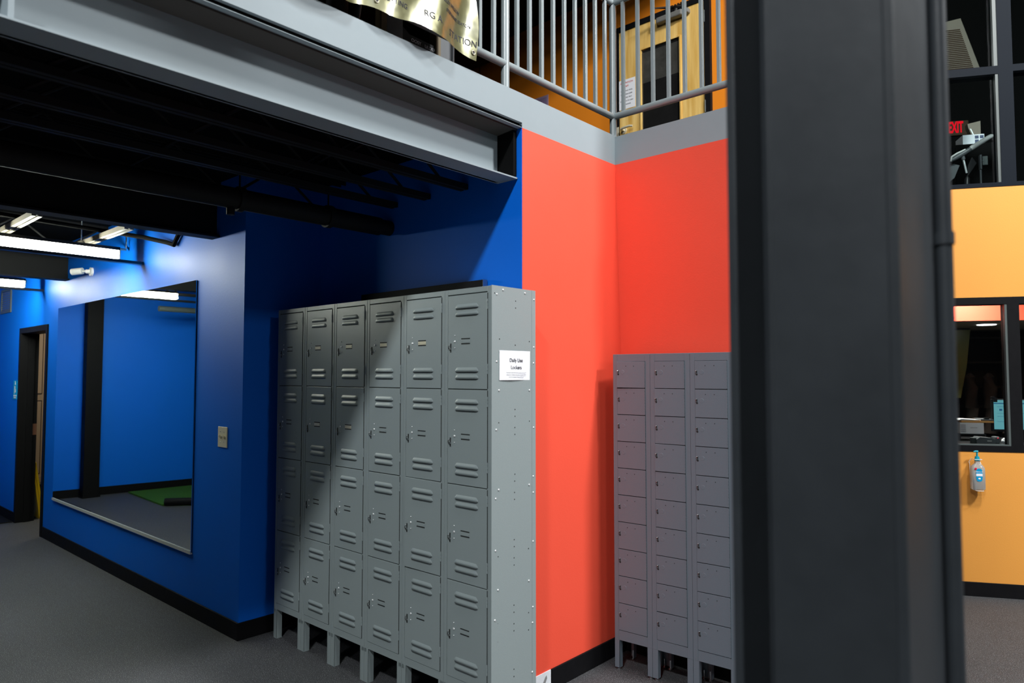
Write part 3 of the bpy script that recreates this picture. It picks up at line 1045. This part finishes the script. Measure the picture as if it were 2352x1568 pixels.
def banner_x(f, g):
    return 0.035 + 0.026 * math.sin(f * 11 + g * 3.0) * (0.4 + 0.6 * (1 - g)) + 0.012 * math.sin(f * 27 - g * 8) + 0.008 * math.sin(g * 17 + f * 5)


def on_banner(y, z):
    f = (y - Y0) / (Y1 - Y0)
    zb = banner_bottom(f)
    return banner_x(f, (z - zb) / (0.95 - zb))


rows = []
for j in range(NV + 1):
    row = []
    for i in range(NU + 1):
        f, g = i / NU, j / NV
        y = Y0 + (Y1 - Y0) * f
        zb = banner_bottom(f)
        z = zb + (0.95 - zb) * g
        x = banner_x(f, g)
        row.append(b.bm.verts.new((x, y, z)))
    rows.append(row)
for j in range(NV):
    for i in range(NU):
        f_ = b.bm.faces.new([rows[j][i], rows[j][i + 1], rows[j + 1][i + 1], rows[j + 1][i]])
        f_.smooth = True
sheet = b.build('sheet', M['vinyl'], t)
for s_, sz, y, z in (('STATION', 0.042, 2.135, 3.092), ('STEPHANIE SEATON', 0.020, 2.095, 3.165), ('ALEX WILSON', 0.020, 2.05, 3.200),
                     ('TECK', 0.020, 2.02, 3.235), ('DELANIE', 0.020, 2.035, 3.270), ('RG A', 0.042, 1.93, 3.105), ('SETTING', 0.030, 1.74, 3.095),
                     ('FORTUNE', 0.018, 1.86, 3.165)):
    o = text('lettering', s_, sz, M['ink'], t, (0, y - 1.9, z - 3.05), (0, 1, 0), (0, 0, 1), depth=0.0003)
    bb = bmesh.new()
    bb.from_mesh(o.data)
    bmesh.ops.subdivide_edges(bb, edges=[e for e in bb.edges if e.calc_length() > 0.008], cuts=2)
    for v in bb.verts:
        v.co.x += on_banner(v.co.y, v.co.z) + 0.0012
    bb.to_mesh(o.data)
    bb.free()
for (y, z) in ((1.654, 3.072), (2.205, 3.055)):
    b = MB()
    k = 16
    gx = on_banner(y - 1.9, z - 3.05) + 0.003
    ring = [(gx, y - 1.9 + 0.009 * math.cos(2 * math.pi * a / k), z - 3.05 + 0.009 * math.sin(2 * math.pi * a / k)) for a in range(k + 1)]
    b.tube(ring, 0.0025, 6)
    b.cyl((gx - 0.003, y - 1.9, z - 3.05), (gx - 0.001, y - 1.9, z - 3.05), 0.008, 12, 1)
    b.build('grommet', [M['brass'], M['ink']], t)

# equipment standing behind the railing under the banner
t = thing('equipment_stand', 'black tray on grey legs standing behind the railing under the banner', 'equipment', (-2.45, 2.08, 2.97))
for y in (-0.16, 0.16):
    lg = MB().box(-0.02, 0.02, y - 0.045, y + 0.045, 0, 0.42, bev=0.003).build('leg', M['grey_plastic'], t)
    MB().box(-0.025, 0.02, y - 0.075, y - 0.045, 0, 0.42).build('wooden_edge', M['olive'], lg)
b = MB()
b.prism([(-0.115, 0.10), (0.115, 0.10), (0.115, 0.185), (0.08, 0.170), (-0.07, 0.172), (-0.10, 0.190), (-0.115, 0.195)], -0.012, 0.012, 'x')
b.build('tray_front', M['black_plastic'], t)
text('lettering', 'OOSY', 0.022, M['paper'], t, (0.0125, -0.03, 0.150), (0, 1, 0), (0, 0, 1))
text('lettering', 'ULDER', 0.022, M['paper'], t, (0.0125, 0.055, 0.148), (0, 1, 0), (0, 0, 1))
t = thing('equipment_bag', 'black bag and frame behind the railing at the far end of the banner', 'bag', (-2.45, 1.63, 2.97))
MB().cyl((0, 0, 0), (0, 0, 0.30), 0.045, 20).build('body', M['fabric'], t, smooth=True)
MB().cyl((0, 0.075, 0.0), (0, 0.13, 0.34), 0.014, 10).build('frame_bar', M['grey_plastic'], t, smooth=True)
MB().ball((0.0, 0.02, 0.165), 0.028, 1, 1, 0.6).build('knob', M['grey_plastic'], t, smooth=True)

# ------------------------------------------------------------------ upper door
dr = MB()
for x0, x1 in ((-3.806, -3.755), (-2.838, -2.783)):
    dr.box(x0, x1, 5.76, 5.80, 2.97, 5.035)
dr.box(-3.755, -2.838, 5.76, 5.80, 4.985, 5.035)
door = struct(dr.build('door_2', M['base']))
b = MB()
X0, X1, ZD0, ZD1 = -3.752, -2.841, 2.975, 4.983
lx0, lx1, lz0, lz1 = -3.510, -3.080, 3.30, 4.742
b.box(X0, lx0, 5.772, 5.80, ZD0, ZD1); b.box(lx1, X1, 5.772, 5.80, ZD0, ZD1)
b.box(lx0, lx1, 5.772, 5.80, lz1, ZD1); b.box(lx0, lx1, 5.772, 5.80, ZD0, lz0)
b.build('leaf', M['wood'], door)
b = MB()
b.box(lx0 - 0.006, lx0 + 0.010, 5.764, 5.79, lz0, lz1); b.box(lx1 - 0.010, lx1 + 0.006, 5.764, 5.79, lz0, lz1)
b.box(lx0 + 0.010, lx1 - 0.010, 5.764, 5.79, lz1 - 0.012, lz1 + 0.006); b.box(lx0 + 0.010, lx1 - 0.010, 5.764, 5.79, lz0, lz0 + 0.012)
b.build('glazing_bead', M['wood'], door)
MB().box(lx0 + 0.010, lx1 - 0.010, 5.782, 5.788, lz0 + 0.012, lz1 - 0.012).build('door_glass', M['glass_dark'], door)
MB().box(lx0 + 0.011, lx1 - 0.011, 5.7805, 5.7815, 4.40, 4.70).build('painted_reflection', mat('painted_reflection', (0.045, 0.045, 0.04), 0.4, var=0.8, vscale=9), door)  # mottled grey panel stands in for a reflection on the glass
b = MB()
b.cyl((-3.700, 5.772, 3.985), (-3.700, 5.764, 3.985), 0.030, 20).cyl((-3.700, 5.764, 3.985), (-3.700, 5.715, 3.985), 0.012, 12)
b.tube([(-3.70, 5.712, 3.985), (-3.66, 5.708, 3.990), (-3.60, 5.712, 3.995), (-3.575, 5.722, 3.990)], 0.011, 12)
b.build('handle', M['brass'], door, smooth=True)
b = MB()
b.box(-3.30, -3.03, 5.70, 5.765, 4.90, 4.955, bev=0.012)
b.box(-3.03, -2.97, 5.71, 5.765, 4.905, 4.95, bev=0.01)
b.cyl((-3.10, 5.73, 4.955), (-3.10, 5.73, 4.985), 0.012, 10)
b.build('closer', mat('closer_grey', (0.16, 0.16, 0.15), 0.4), door)
b = MB()
for k in range(6):
    b.box(-3.15 + k * 0.03, -3.135 + k * 0.03, 5.68, 5.70, 4.985, 5.0)
b.tube([(-3.10, 5.73, 4.985), (-3.25, 5.60, 4.99), (-3.05, 5.74, 5.0)], 0.007, 8)
b.build('closer_arm', M['dark_metal'], door)
for z in (4.78, 3.95):
    MB().cyl((-2.836, 5.763, z), (-2.836, 5.763, z + 0.11), 0.006, 10).build('hinge', M['alu'], door, smooth=True)
MB().box(-3.800, -3.756, 5.755, 5.762, 3.93, 4.03).build('strike', M['brass'], door)
t = thing('door_notice', 'white notice with red heading on the wooden upstairs door', 'notice', (-3.668, 5.771, 4.197))
MB().box(-0.098, 0.098, -0.001, 0, 0, 0.295).build('sheet', M['paper'], t)
text('heading', 'ATTENTION', 0.026, M['redink'], t, (0, -0.0015, 0.262), (1, 0, 0), (0, 0, 1))
text('heading', 'STAFF', 0.026, M['redink'], t, (-0.01, -0.0015, 0.227), (1, 0, 0), (0, 0, 1))
for k, s_ in enumerate(('No food or drink', 'No bottles inside', 'Close this door', 'Thank you for your', 'cooperation')):
    text('body_text', s_, 0.019, M['ink'], t, (0, -0.0015, 0.183 - k * 0.034), (1, 0, 0), (0, 0, 1))
t = thing('poster', 'small purple grey poster low on the upstairs orange wall', 'poster', (-4.79, 5.80, 4.36))
MB().box(-0.11, 0.11, -0.002, 0, 0, 0.265).build('sheet', mat('mauve_paper', (0.30, 0.22, 0.32), 0.6), t)
MB().box(-0.09, 0.09, -0.003, -0.002, 0.02, 0.245).build('picture', mat('mauve_print', (0.20, 0.15, 0.26), 0.6, var=0.4, vscale=30), t)
# ducts that darken the left of the upper level
o = MB().box(-9.5, -5.2, 4.95, 5.45, 5.02, 5.40, bev=0.02).build('air_duct', M['deck'])
MB().box(-7.4, -7.35, 4.93, 5.47, 5.0, 5.43).build('flange', M['joist'], o)
tag(o, 'black air duct below the upper ceiling behind the railing', 'duct')

# ================================================================== ANGLED ORANGE WALL (local: x along wall, y into rooms)
QA = math.atan2(0.467, 0.884)
Q0 = (-0.829, 6.051, 0)


def q_build(b, name, m, parent=None, smooth=False):
    return b.build(name, m, parent, loc=(0, 0, 0) if parent else Q0, rz=0 if parent else QA, smooth=smooth)


def q_thing(name, label, cat, x, y, z, group=None, rz=0.0):
    c, s = math.cos(QA), math.sin(QA)
    return thing(name, label, cat, (Q0[0] + c * x - s * y, Q0[1] + s * x + c * y, z), QA + rz, group)


struct(q_build(MB().box(-0.54, 3.0, 0, 0.10, 0, 1.030), 'wall_right', M['orange']))
struct(q_build(MB().box(-0.54, 3.0, 0, 0.10, 2.146, 2.955), 'wall_right_upper', M['orange']))
struct(q_build(MB().box(-0.5, 3.0, -0.010, 0.0, 0, 0.100, bev=0.003), 'baseboard_right', M['base']))
# lower window
b = MB()
b.box(-0.54, 3.0, -0.004, 0.11, 2.095, 2.146); b.box(-0.54, 3.0, -0.004, 0.11, 1.030, 1.074)
b.box(0.150, 0.225, -0.004, 0.11, 1.074, 2.095); b.box(-0.54, -0.46, -0.004, 0.11, 1.074, 2.095); b.box(1.25, 1.33, -0.004, 0.11, 1.074, 2.095)
w1 = struct(q_build(b, 'window_1', M['base']))
b = MB()
b.box(0.134, 0.150, 0.0, 0.03, 1.083, 2.095); b.box(-0.46, 0.150, 0.0, 0.03, 1.074, 1.083)
q_build(b, 'inner_trim', M['alu'], w1)
q_build(MB().box(-0.46, 0.150, 0.045, 0.051, 1.086, 2.095), 'pane', M['glass'], w1)
q_build(MB().box(0.225, 1.25, 0.045, 0.051, 1.074, 2.095), 'pane', M['glass'], w1)
# upper window
b = MB()
b.box(-0.54, 3.0, -0.004, 0.11, 2.955, 2.985)
b.box(0.143, 0.238, -0.004, 0.11, 2.985, 6.6)
b.box(-0.54, 0.143, -0.004, 0.11, 3.790, 3.850)
b.box(0.238, 3.0, -0.004, 0.11, 3.800, 3.850)
b.box(-0.54, -0.46, -0.004, 0.11, 2.985, 6.6)
w2 = struct(q_build(b, 'window_2', mat('blue_black_frame', (0.006, 0.009, 0.014), 0.6, spec=0.08)))
q_build(MB().box(0.124, 0.143, 0.0, 0.03, 2.985, 3.79).box(0.118, 0.143, 0.0, 0.03, 3.85, 6.6), 'inner_trim', M['alu'], w2)
q_build(MB().box(-0.46, 0.14, 0.045, 0.051, 2.985, 3.79), 'pane', M['glass'], w2)
q_build(MB().box(-0.46, 0.14, 0.045, 0.051, 3.85, 6.6), 'pane', M['glass'], w2)
q_build(MB().box(0.238, 3.0, 0.045, 0.051, 2.985, 3.80), 'pane', M['glass'], w2)
q_build(MB().box(0.238, 3.0, 0.045, 0.051, 3.85, 6.6), 'pane', M['glass'], w2)
# rooms behind
b = MB()
b.box(-0.54, 3.0, 2.6, 2.7, 0, 2.25); b.box(-0.64, -0.54, 0.1, 2.7, 0, 2.25); b.box(3.0, 3.1, 0.1, 2.7, 0, 2.25)
struct(q_build(b, 'wall_reception', M['shelf']))
struct(q_build(MB().box(-0.54, 3.0, 0.95, 2.6, 2.040, 2.10), 'ceiling_reception', M['ceil_beige']))
struct(q_build(MB().box(-0.54, 3.0, 0.93, 0.95, 2.040, 2.40), 'trim_bulkhead', M['red']))
struct(q_build(MB().box(-0.54, 3.0, 0.10, 2.7, 2.42, 2.95), 'floor_office', M['deck']))
b = MB()
b.box(-0.54, 3.0, 3.2, 3.3, 2.95, 6.6); b.box(-0.64, -0.54, 0.1, 3.3, 2.95, 6.6); b.box(3.0, 3.1, 0.1, 3.3, 2.95, 6.6)
struct(q_build(b, 'wall_office', M['deck']))
struct(q_build(MB().box(-0.54, 3.0, 0.11, 3.2, 2.95, 2.958), 'floor_office_top', M['deck']))

t = q_thing('downlight', 'oval lit downlight in the reception ceiling', 'lamp', 0.55, 1.45, 2.034)
b = MB().cyl((0, 0, 0), (0, 0, 0.006), 0.075, 28)
b.build('lens', M['downlight'], t)
t = q_thing('green_board', 'olive green panel hanging inside the reception window', 'panel', 0.40, 1.9, 1.36)
b = MB()
b.prism([(-0.30, 0.0), (0.075, 0.0), (0.135, 0.30), (0.175, 0.66), (-0.30, 0.66)], 0, 0.015, 'y')
b.build('sheet', M['green'], t)
MB().box(-0.30, 0.175, 0.0, 0.018, 0.66, 0.675).build('rail', M['shelf'], t)
t = q_thing('dark_shelving', 'tall dark shelving full of coats behind the reception desk', 'shelving', 0.9, 2.3, 0)
for z in (0.9, 1.25, 1.45, 1.7, 1.95):
    MB().box(-0.5, 0.9, 0, 0.28, z, z + 0.02).build('shelf', M['shelf'], t)
for x in (-0.5, 0.15, 0.88):
    MB().box(x, x + 0.02, 0, 0.28, 0, 1.97).build('upright', M['shelf'], t)
for k in range(4):
    x = -0.25 + k * 0.17
    c = q_thing('hanging_coat', 'dark coat hanging in the reception shelving, ' + ('leftmost', 'second from left', 'third from left', 'rightmost')[k] + ' of four',
                'coat', 0.9 + x - 0.15, 2.22, 1.0, 'coats behind the reception window')
    MB().tube([(0, 0, 0), (0.01, 0, 0.25), (0.0, 0, 0.45), (0, 0, 0.56), (0, 0, 0.60)], [0.065, 0.06, 0.07, 0.05, 0.015], 12).build(
        'cloth', mat('coat_cloth', (0.05 + 0.02 * k, 0.045 + 0.012 * k, 0.04 + 0.01 * k), 0.9, var=0.5, vscale=12), c, smooth=True)
t = q_thing('reception_desk', 'dark desk inside the reception window', 'desk', 0.3, 0.14, 0)
MB().box(-0.7, 1.2, 0, 0.7, 1.04, 1.070).build('desktop', M['black_plastic'], t)
MB().box(-0.68, 1.18, 0.62, 0.66, 0, 1.04).build('modesty_panel', M['shelf'], t)
ZS = 1.070
t = q_thing('computer_monitor', 'computer monitor with a pale blue screen inside the reception window', 'monitor', 0.335, 0.45, ZS)
MB().box(-0.135, 0.26, 0.0, 0.03, 0.075, 0.325, bev=0.004).build('housing', M['black_plastic'], t)
MB().box(-0.122, 0.247, -0.0012, 0.0, 0.092, 0.318).build('screen', M['screen'], t)
MB().box(-0.122, 0.247, -0.002, -0.0012, 0.288, 0.296).build('screen_toolbar', M['screenbar'], t)
b = MB()
for (x0, x1, z0, z1) in ((-0.10, 0.0, 0.265, 0.267), (-0.10, 0.20, 0.215, 0.2165), (-0.03, -0.029, 0.12, 0.28), (-0.10, -0.045, 0.19, 0.192), (-0.10, -0.05, 0.15, 0.152), (-0.085, -0.065, 0.235, 0.25)):
    b.box(x0, x1, -0.002, -0.0012, z0, z1)
b.build('screen_lines', M['screenbar'], t)
MB().box(0.03, 0.09, 0.005, 0.025, 0.012, 0.08).box(-0.03, 0.15, -0.05, 0.08, 0.0, 0.012).build('stand', M['black_plastic'], t)
MB().box(-0.125, -0.10, -0.012, 0.02, 0.302, 0.335).box(-0.14, -0.115, -0.012, 0.01, 0.335, 0.343).build('webcam', M['black_plastic'], t)
t = q_thing('paper_box', 'white paper box inside the reception window left of the monitor', 'box', 0.06, 0.45, ZS + 0.055)
MB().box(-0.09, 0.075, -0.02, 0.16, 0, 0.085, bev=0.002).build('carton', M['paper'], t)
b = MB()
for k in range(8):
    b.box(-0.088, -0.05, -0.0212, -0.02, 0.012 + k * 0.008, 0.015 + k * 0.008)
b.box(-0.02, 0.03, -0.0212, -0.02, 0.045, 0.048)
b.build('print', M['greyink'], t)
t = q_thing('desk_organizer', 'black desk organizer under the white paper box in the reception', 'organizer', 0.06, 0.45, ZS)
MB().box(-0.10, 0.09, -0.02, 0.16, 0.045, 0.055).build('tray', M['black_plastic'], t)
for x in (-0.095, 0.08):
    MB().box(x, x + 0.008, -0.02, 0.16, 0, 0.045).build('leg', M['black_plastic'], t)
t = q_thing('manila_folder', 'orange manila folder lying on the white paper box', 'folder', 0.09, 0.45, ZS + 0.1405)
MB().box(-0.11, 0.115, -0.02, 0.15, 0, 0.018, bev=0.004).build('folder', M['manila'], t)
t = q_thing('paper_sheets', 'loose white papers on top of the manila folder', 'paper', 0.03, 0.45, ZS + 0.159)
MB().prism([(-0.07, 0), (0.08, 0), (0.07, 0.005), (-0.05, 0.011)], -0.02, 0.12, 'y').build('sheets', M['paper'], t)
t = q_thing('clipboard', 'black clipboard lying on the manila folder beside the papers', 'clipboard', 0.155, 0.45, ZS + 0.159)
MB().box(-0.04, 0.05, -0.02, 0.15, 0, 0.010).build('board', M['grey_plastic'], t)
MB().box(-0.01, 0.02, -0.015, 0.01, 0.010, 0.022).build('clip', M['dark_metal'], t)
t = q_thing('desk_phone', 'dark desk printer on the sill side of the reception desk', 'printer', 0.07, 0.25, ZS)
MB().prism([(-0.07, 0), (0.055, 0), (0.055, 0.028), (0.03, 0.042), (-0.045, 0.048), (-0.07, 0.03)], -0.05, 0.06, 'y').build('body', M['grey_plastic'], t)
MB().box(0.0, 0.03, -0.052, -0.05, 0.018, 0.024).build('badge', M['white'], t)
t.name = 'desk_printer'
t = q_thing('card_reader', 'small black reader with a red light on the reception desk', 'card reader', 0.145, 0.25, ZS)
MB().box(-0.018, 0.018, -0.03, 0.04, 0, 0.052, bev=0.008).build('body', M['grey_plastic'], t)
MB().box(0.0, 0.008, -0.0312, -0.03, 0.040, 0.044).build('led', M['redled'], t)
t = q_thing('tissue', 'crumpled white tissue on the reception desk under the monitor', 'tissue', 0.205, 0.25, ZS)
b = MB().ball((0, 0, 0.018), 0.024, 1, 0.8, 0.75, seg=10)
for v in b.bm.verts:
    v.co += V((random.uniform(-1, 1), random.uniform(-1, 1), random.uniform(-0.3, 1))) * 0.007
b.build('paper', M['paper'], t)
t = q_thing('paper_cups', 'short grey stack of cups at the left of the reception desk', 'cups', -0.015, 0.22, ZS)
b = MB()
for k in range(6):
    b.cyl((0, 0, k * 0.007), (0, 0, k * 0.007 + 0.006), 0.02, 16, r2=0.022)
b.build('stack', M['alu'], t, smooth=True)

# sanitizer bottle in a wire holder on the orange wall
t = q_thing('wire_holder', 'white wire holder fixed to the orange wall, carrying the sanitizer bottle', 'holder', -0.089, 0, 0.755)
b = MB()
b.tube([(-0.036, -0.002, 0.20), (-0.036, -0.015, 0.19), (-0.036, -0.020, 0.03), (-0.030, -0.045, 0.008), (-0.022, -0.090, 0.006), (0.022, -0.090, 0.006), (0.030, -0.045, 0.008),
        (0.036, -0.020, 0.03), (0.036, -0.015, 0.19), (0.036, -0.002, 0.20)], 0.0022, 8)
b.tube([(-0.020, -0.004, 0.225), (-0.022, -0.075, 0.225), (0.022, -0.075, 0.225), (0.020, -0.004, 0.225)], 0.0022, 8)
b.tube([(-0.020, -0.003, 0.225), (-0.036, -0.003, 0.20)], 0.0022, 8)
b.tube([(0.020, -0.003, 0.225), (0.036, -0.003, 0.20)], 0.0022, 8)
b.build('wire', M['white'], t, smooth=True)
t = q_thing('sanitizer_bottle', 'clear hand sanitizer bottle with teal pump on the orange wall', 'bottle', -0.089, -0.052, 0.766)
b = MB()
prof = [(0.0, 0.040, 0.026), (0.006, 0.045, 0.030), (0.13, 0.045, 0.030), (0.155, 0.043, 0.028), (0.172, 0.032, 0.022), (0.185, 0.017, 0.016), (0.205, 0.016, 0.016)]
prev = None
for z, a, c_ in prof:
    ring = []
    for k in range(24):
        an = 2 * math.pi * k / 24
        ca, sa = math.cos(an), math.sin(an)
        e = 0.6
        ring.append(b.bm.verts.new((a * math.copysign(abs(ca) ** e, ca), c_ * math.copysign(abs(sa) ** e, sa), z)))
    if prev:
        for k in range(24):
            b.bm.faces.new([prev[k], prev[(k + 1) % 24], ring[(k + 1) % 24], ring[k]])
    else:
        b.bm.faces.new(ring)
    prev = ring
b.bm.faces.new(prev)
b.build('body', M['gel'], t, smooth=True)
lab = MB()
pts = []
for k in range(24):
    an = 2 * math.pi * k / 24
    pts.append((0.021 * math.copysign(abs(math.cos(an)) ** 0.7, math.cos(an)), 0.106 + 0.046 * math.copysign(abs(math.sin(an)) ** 0.6, math.sin(an))))
lab.prism(pts, -0.0318, -0.0308, 'y')
lb = lab.build('label_sticker', M['label_blue'], t)
MB().box(-0.020, 0.020, -0.0325, -0.0318, 0.098, 0.116).build('white_band', M['paper'], lb)
MB().ball((0.0, -0.032, 0.081), 0.008, 1, 0.1, 0.7).build('emblem', M['paper'], lb)
MB().ball((-0.022, -0.032, 0.150), 0.008, 1, 0.15, 1).build('red_spot', mat('red_sticker', (0.6, 0.01, 0.05), 0.4), t)
text('lettering', 'Germ-X', 0.013, M['paper'], t, (0, -0.0325, 0.128), (1, 0, 0), (0, 0, 1))
b = MB()
b.cyl((0, 0, 0.205), (0, 0, 0.235), 0.019, 18, r2=0.013).cyl((0, 0, 0.235), (0, 0, 0.262), 0.006, 12)
b.tube([(0.006, 0, 0.268), (-0.010, 0, 0.270), (-0.022, -0.002, 0.266)], [0.009, 0.007, 0.005], 10)
b.build('pump', M['teal'], t, smooth=True)

# upstairs office contents
t = q_thing('air_grille', 'beige grille panel hanging inside the upstairs window', 'grille', 0.45, 2.0, 4.60)
b = MB()
b.prism([(-0.35, 0.0), (0.32, 0.02), (0.16, 0.56), (-0.35, 0.48)], 0, 0.05, 'y')
b.build('frame', M['grille'], t)
b = MB()
for k in range(22):
    z = 0.04 + k * 0.019
    b.box(-0.33, 0.27 - (z - 0.0) * 0.27, -0.004, 0.0, z, z + 0.010)
b.build('slats', M['brown'], t)
t = q_thing('exit_sign', 'red lit EXIT sign inside the dark upstairs office', 'exit sign', 0.50, 2.0, 3.955)
MB().box(-0.06, 0.155, 0, 0.04, 0.015, 0.165, bev=0.01).build('housing', M['brown'], t)
text('lettering', 'EXIT', 0.155, M['exit'], t, (0.036, -0.002, 0.093), (1, 0, 0), (0, 0, 1), depth=0.001, xs=0.42, bold=0.005)
t = q_thing('lamp_shade', 'pale angular shade lit from inside in the upstairs office', 'shade', 0.365, 1.06, 3.65)
b = MB()
b.prism([(-0.055, 0.125), (0.045, 0.145), (0.045, -0.05), (0.0, -0.05), (-0.05, 0.09)], 0, 0.06, 'y')
b.build('shade', M['grille'], t)
MB().prism([(-0.040, 0.08), (-0.030, 0.08), (0.002, 0.0), (-0.008, 0.0)], -0.004, 0, 'y').build('tube', M['white'], t)
MB().cyl((0.03, 0.03, -0.692), (0.03, 0.03, -0.04), 0.01, 10).cyl((0.03, 0.05, -0.692), (0.03, 0.05, -0.68), 0.04, 16).build('stand', M['black_plastic'], t)
t = q_thing('storage_cabinet', 'dark cabinet in the upstairs office under the white box', 'cabinet', 0.24, 0.74, 2.958)
MB().box(-0.16, 0.20, 0, 0.26, 0, 0.545, bev=0.004).build('body', M['deck'], t)
MB().box(-0.14, 0.18, -0.006, 0, 0.02, 0.52).build('door', M['deck'], t)
t = q_thing('white_carton', 'white carton with dark printed squares inside the upstairs window', 'box', 0.25, 0.76, 3.5035)
MB().box(-0.085, 0.075, 0, 0.16, 0, 0.083, bev=0.002).build('carton', M['paper'], t)
b = MB()
for x in (0.005, 0.042):
    for z in (0.012, 0.046):
        b.box(x, x + 0.028, -0.001, 0, z, z + 0.026)
b.build('printed_squares', mat('navy_print', (0.03, 0.05, 0.12), 0.6), t)
t = q_thing('exercise_bike', 'exercise bike handlebar with white grip inside the upstairs window', 'exercise bike', 0.12, 0.45, 2.958)
MB().tube([(-0.150, 0, 0.335), (-0.12, 0, 0.350), (-0.06, -0.005, 0.385), (-0.012, -0.01, 0.414)], [0.012, 0.019, 0.021, 0.019], 14).build('handlebar', M['grey_plastic'], t, smooth=True)
MB().tube([(-0.018, -0.01, 0.411), (0.0, -0.01, 0.425), (0.05, -0.01, 0.457), (0.11, -0.01, 0.493), (0.135, -0.01, 0.507), (0.146, -0.01, 0.512)], [0.016, 0.021, 0.019, 0.018, 0.017, 0.009], 14).build('grip', M['white'], t, smooth=True)
MB().tube([(-0.155, -0.01, 0.325), (-0.150, -0.012, 0.360), (-0.11, -0.012, 0.385), (-0.05, -0.010, 0.412)], 0.008, 10).build('cable_cover', M['white'], t, smooth=True)
MB().cyl((-0.068, 0, 0.375), (-0.062, 0, 0.335), 0.014, 14).build('bracket', M['grey_plastic'], t, smooth=True)
MB().cyl((-0.062, 0, 0.335), (-0.043, 0, 0.224), 0.008, 12).build('stem', M['zinc'], t, smooth=True)
MB().tube([(-0.043, 0, 0.224), (-0.04, 0, 0.18), (-0.045, 0, 0.10), (-0.045, 0, 0.03)], [0.012, 0.02, 0.022, 0.03], 12).build('post', M['black_plastic'], t, smooth=True)
MB().box(-0.16, 0.16, -0.10, 0.10, 0, 0.04, bev=0.01).build('base', M['black_plastic'], t)
b = MB()
b.prism([(-0.17, 0.16), (-0.12, 0.20), (-0.08, 0.30), (-0.12, 0.315), (-0.19, 0.29)], 0.03, 0.05, 'y')
b.build('shroud', M['grey_plastic'], t)
MB().prism([(-0.03, 0.20), (0.01, 0.26), (0.04, 0.31), (0.01, 0.36), (-0.02, 0.29)], 0.03, 0.045, 'y').build('brake_cover', M['fabric'], t)
MB().box(0.090, 0.128, 0.05, 0.055, 0.295, 0.368, bev=0.004).build('reflector', M['alu'], t)
MB().box(0.065, 0.078, 0.03, 0.06, 0.26, 0.375).cyl((0.072, 0.045, 0.04), (0.072, 0.045, 0.27), 0.008, 10).cyl((0.072, 0.0525, 0.33), (0.10, 0.0525, 0.33), 0.004, 8).build('reflector_post', M['grey_plastic'], t)
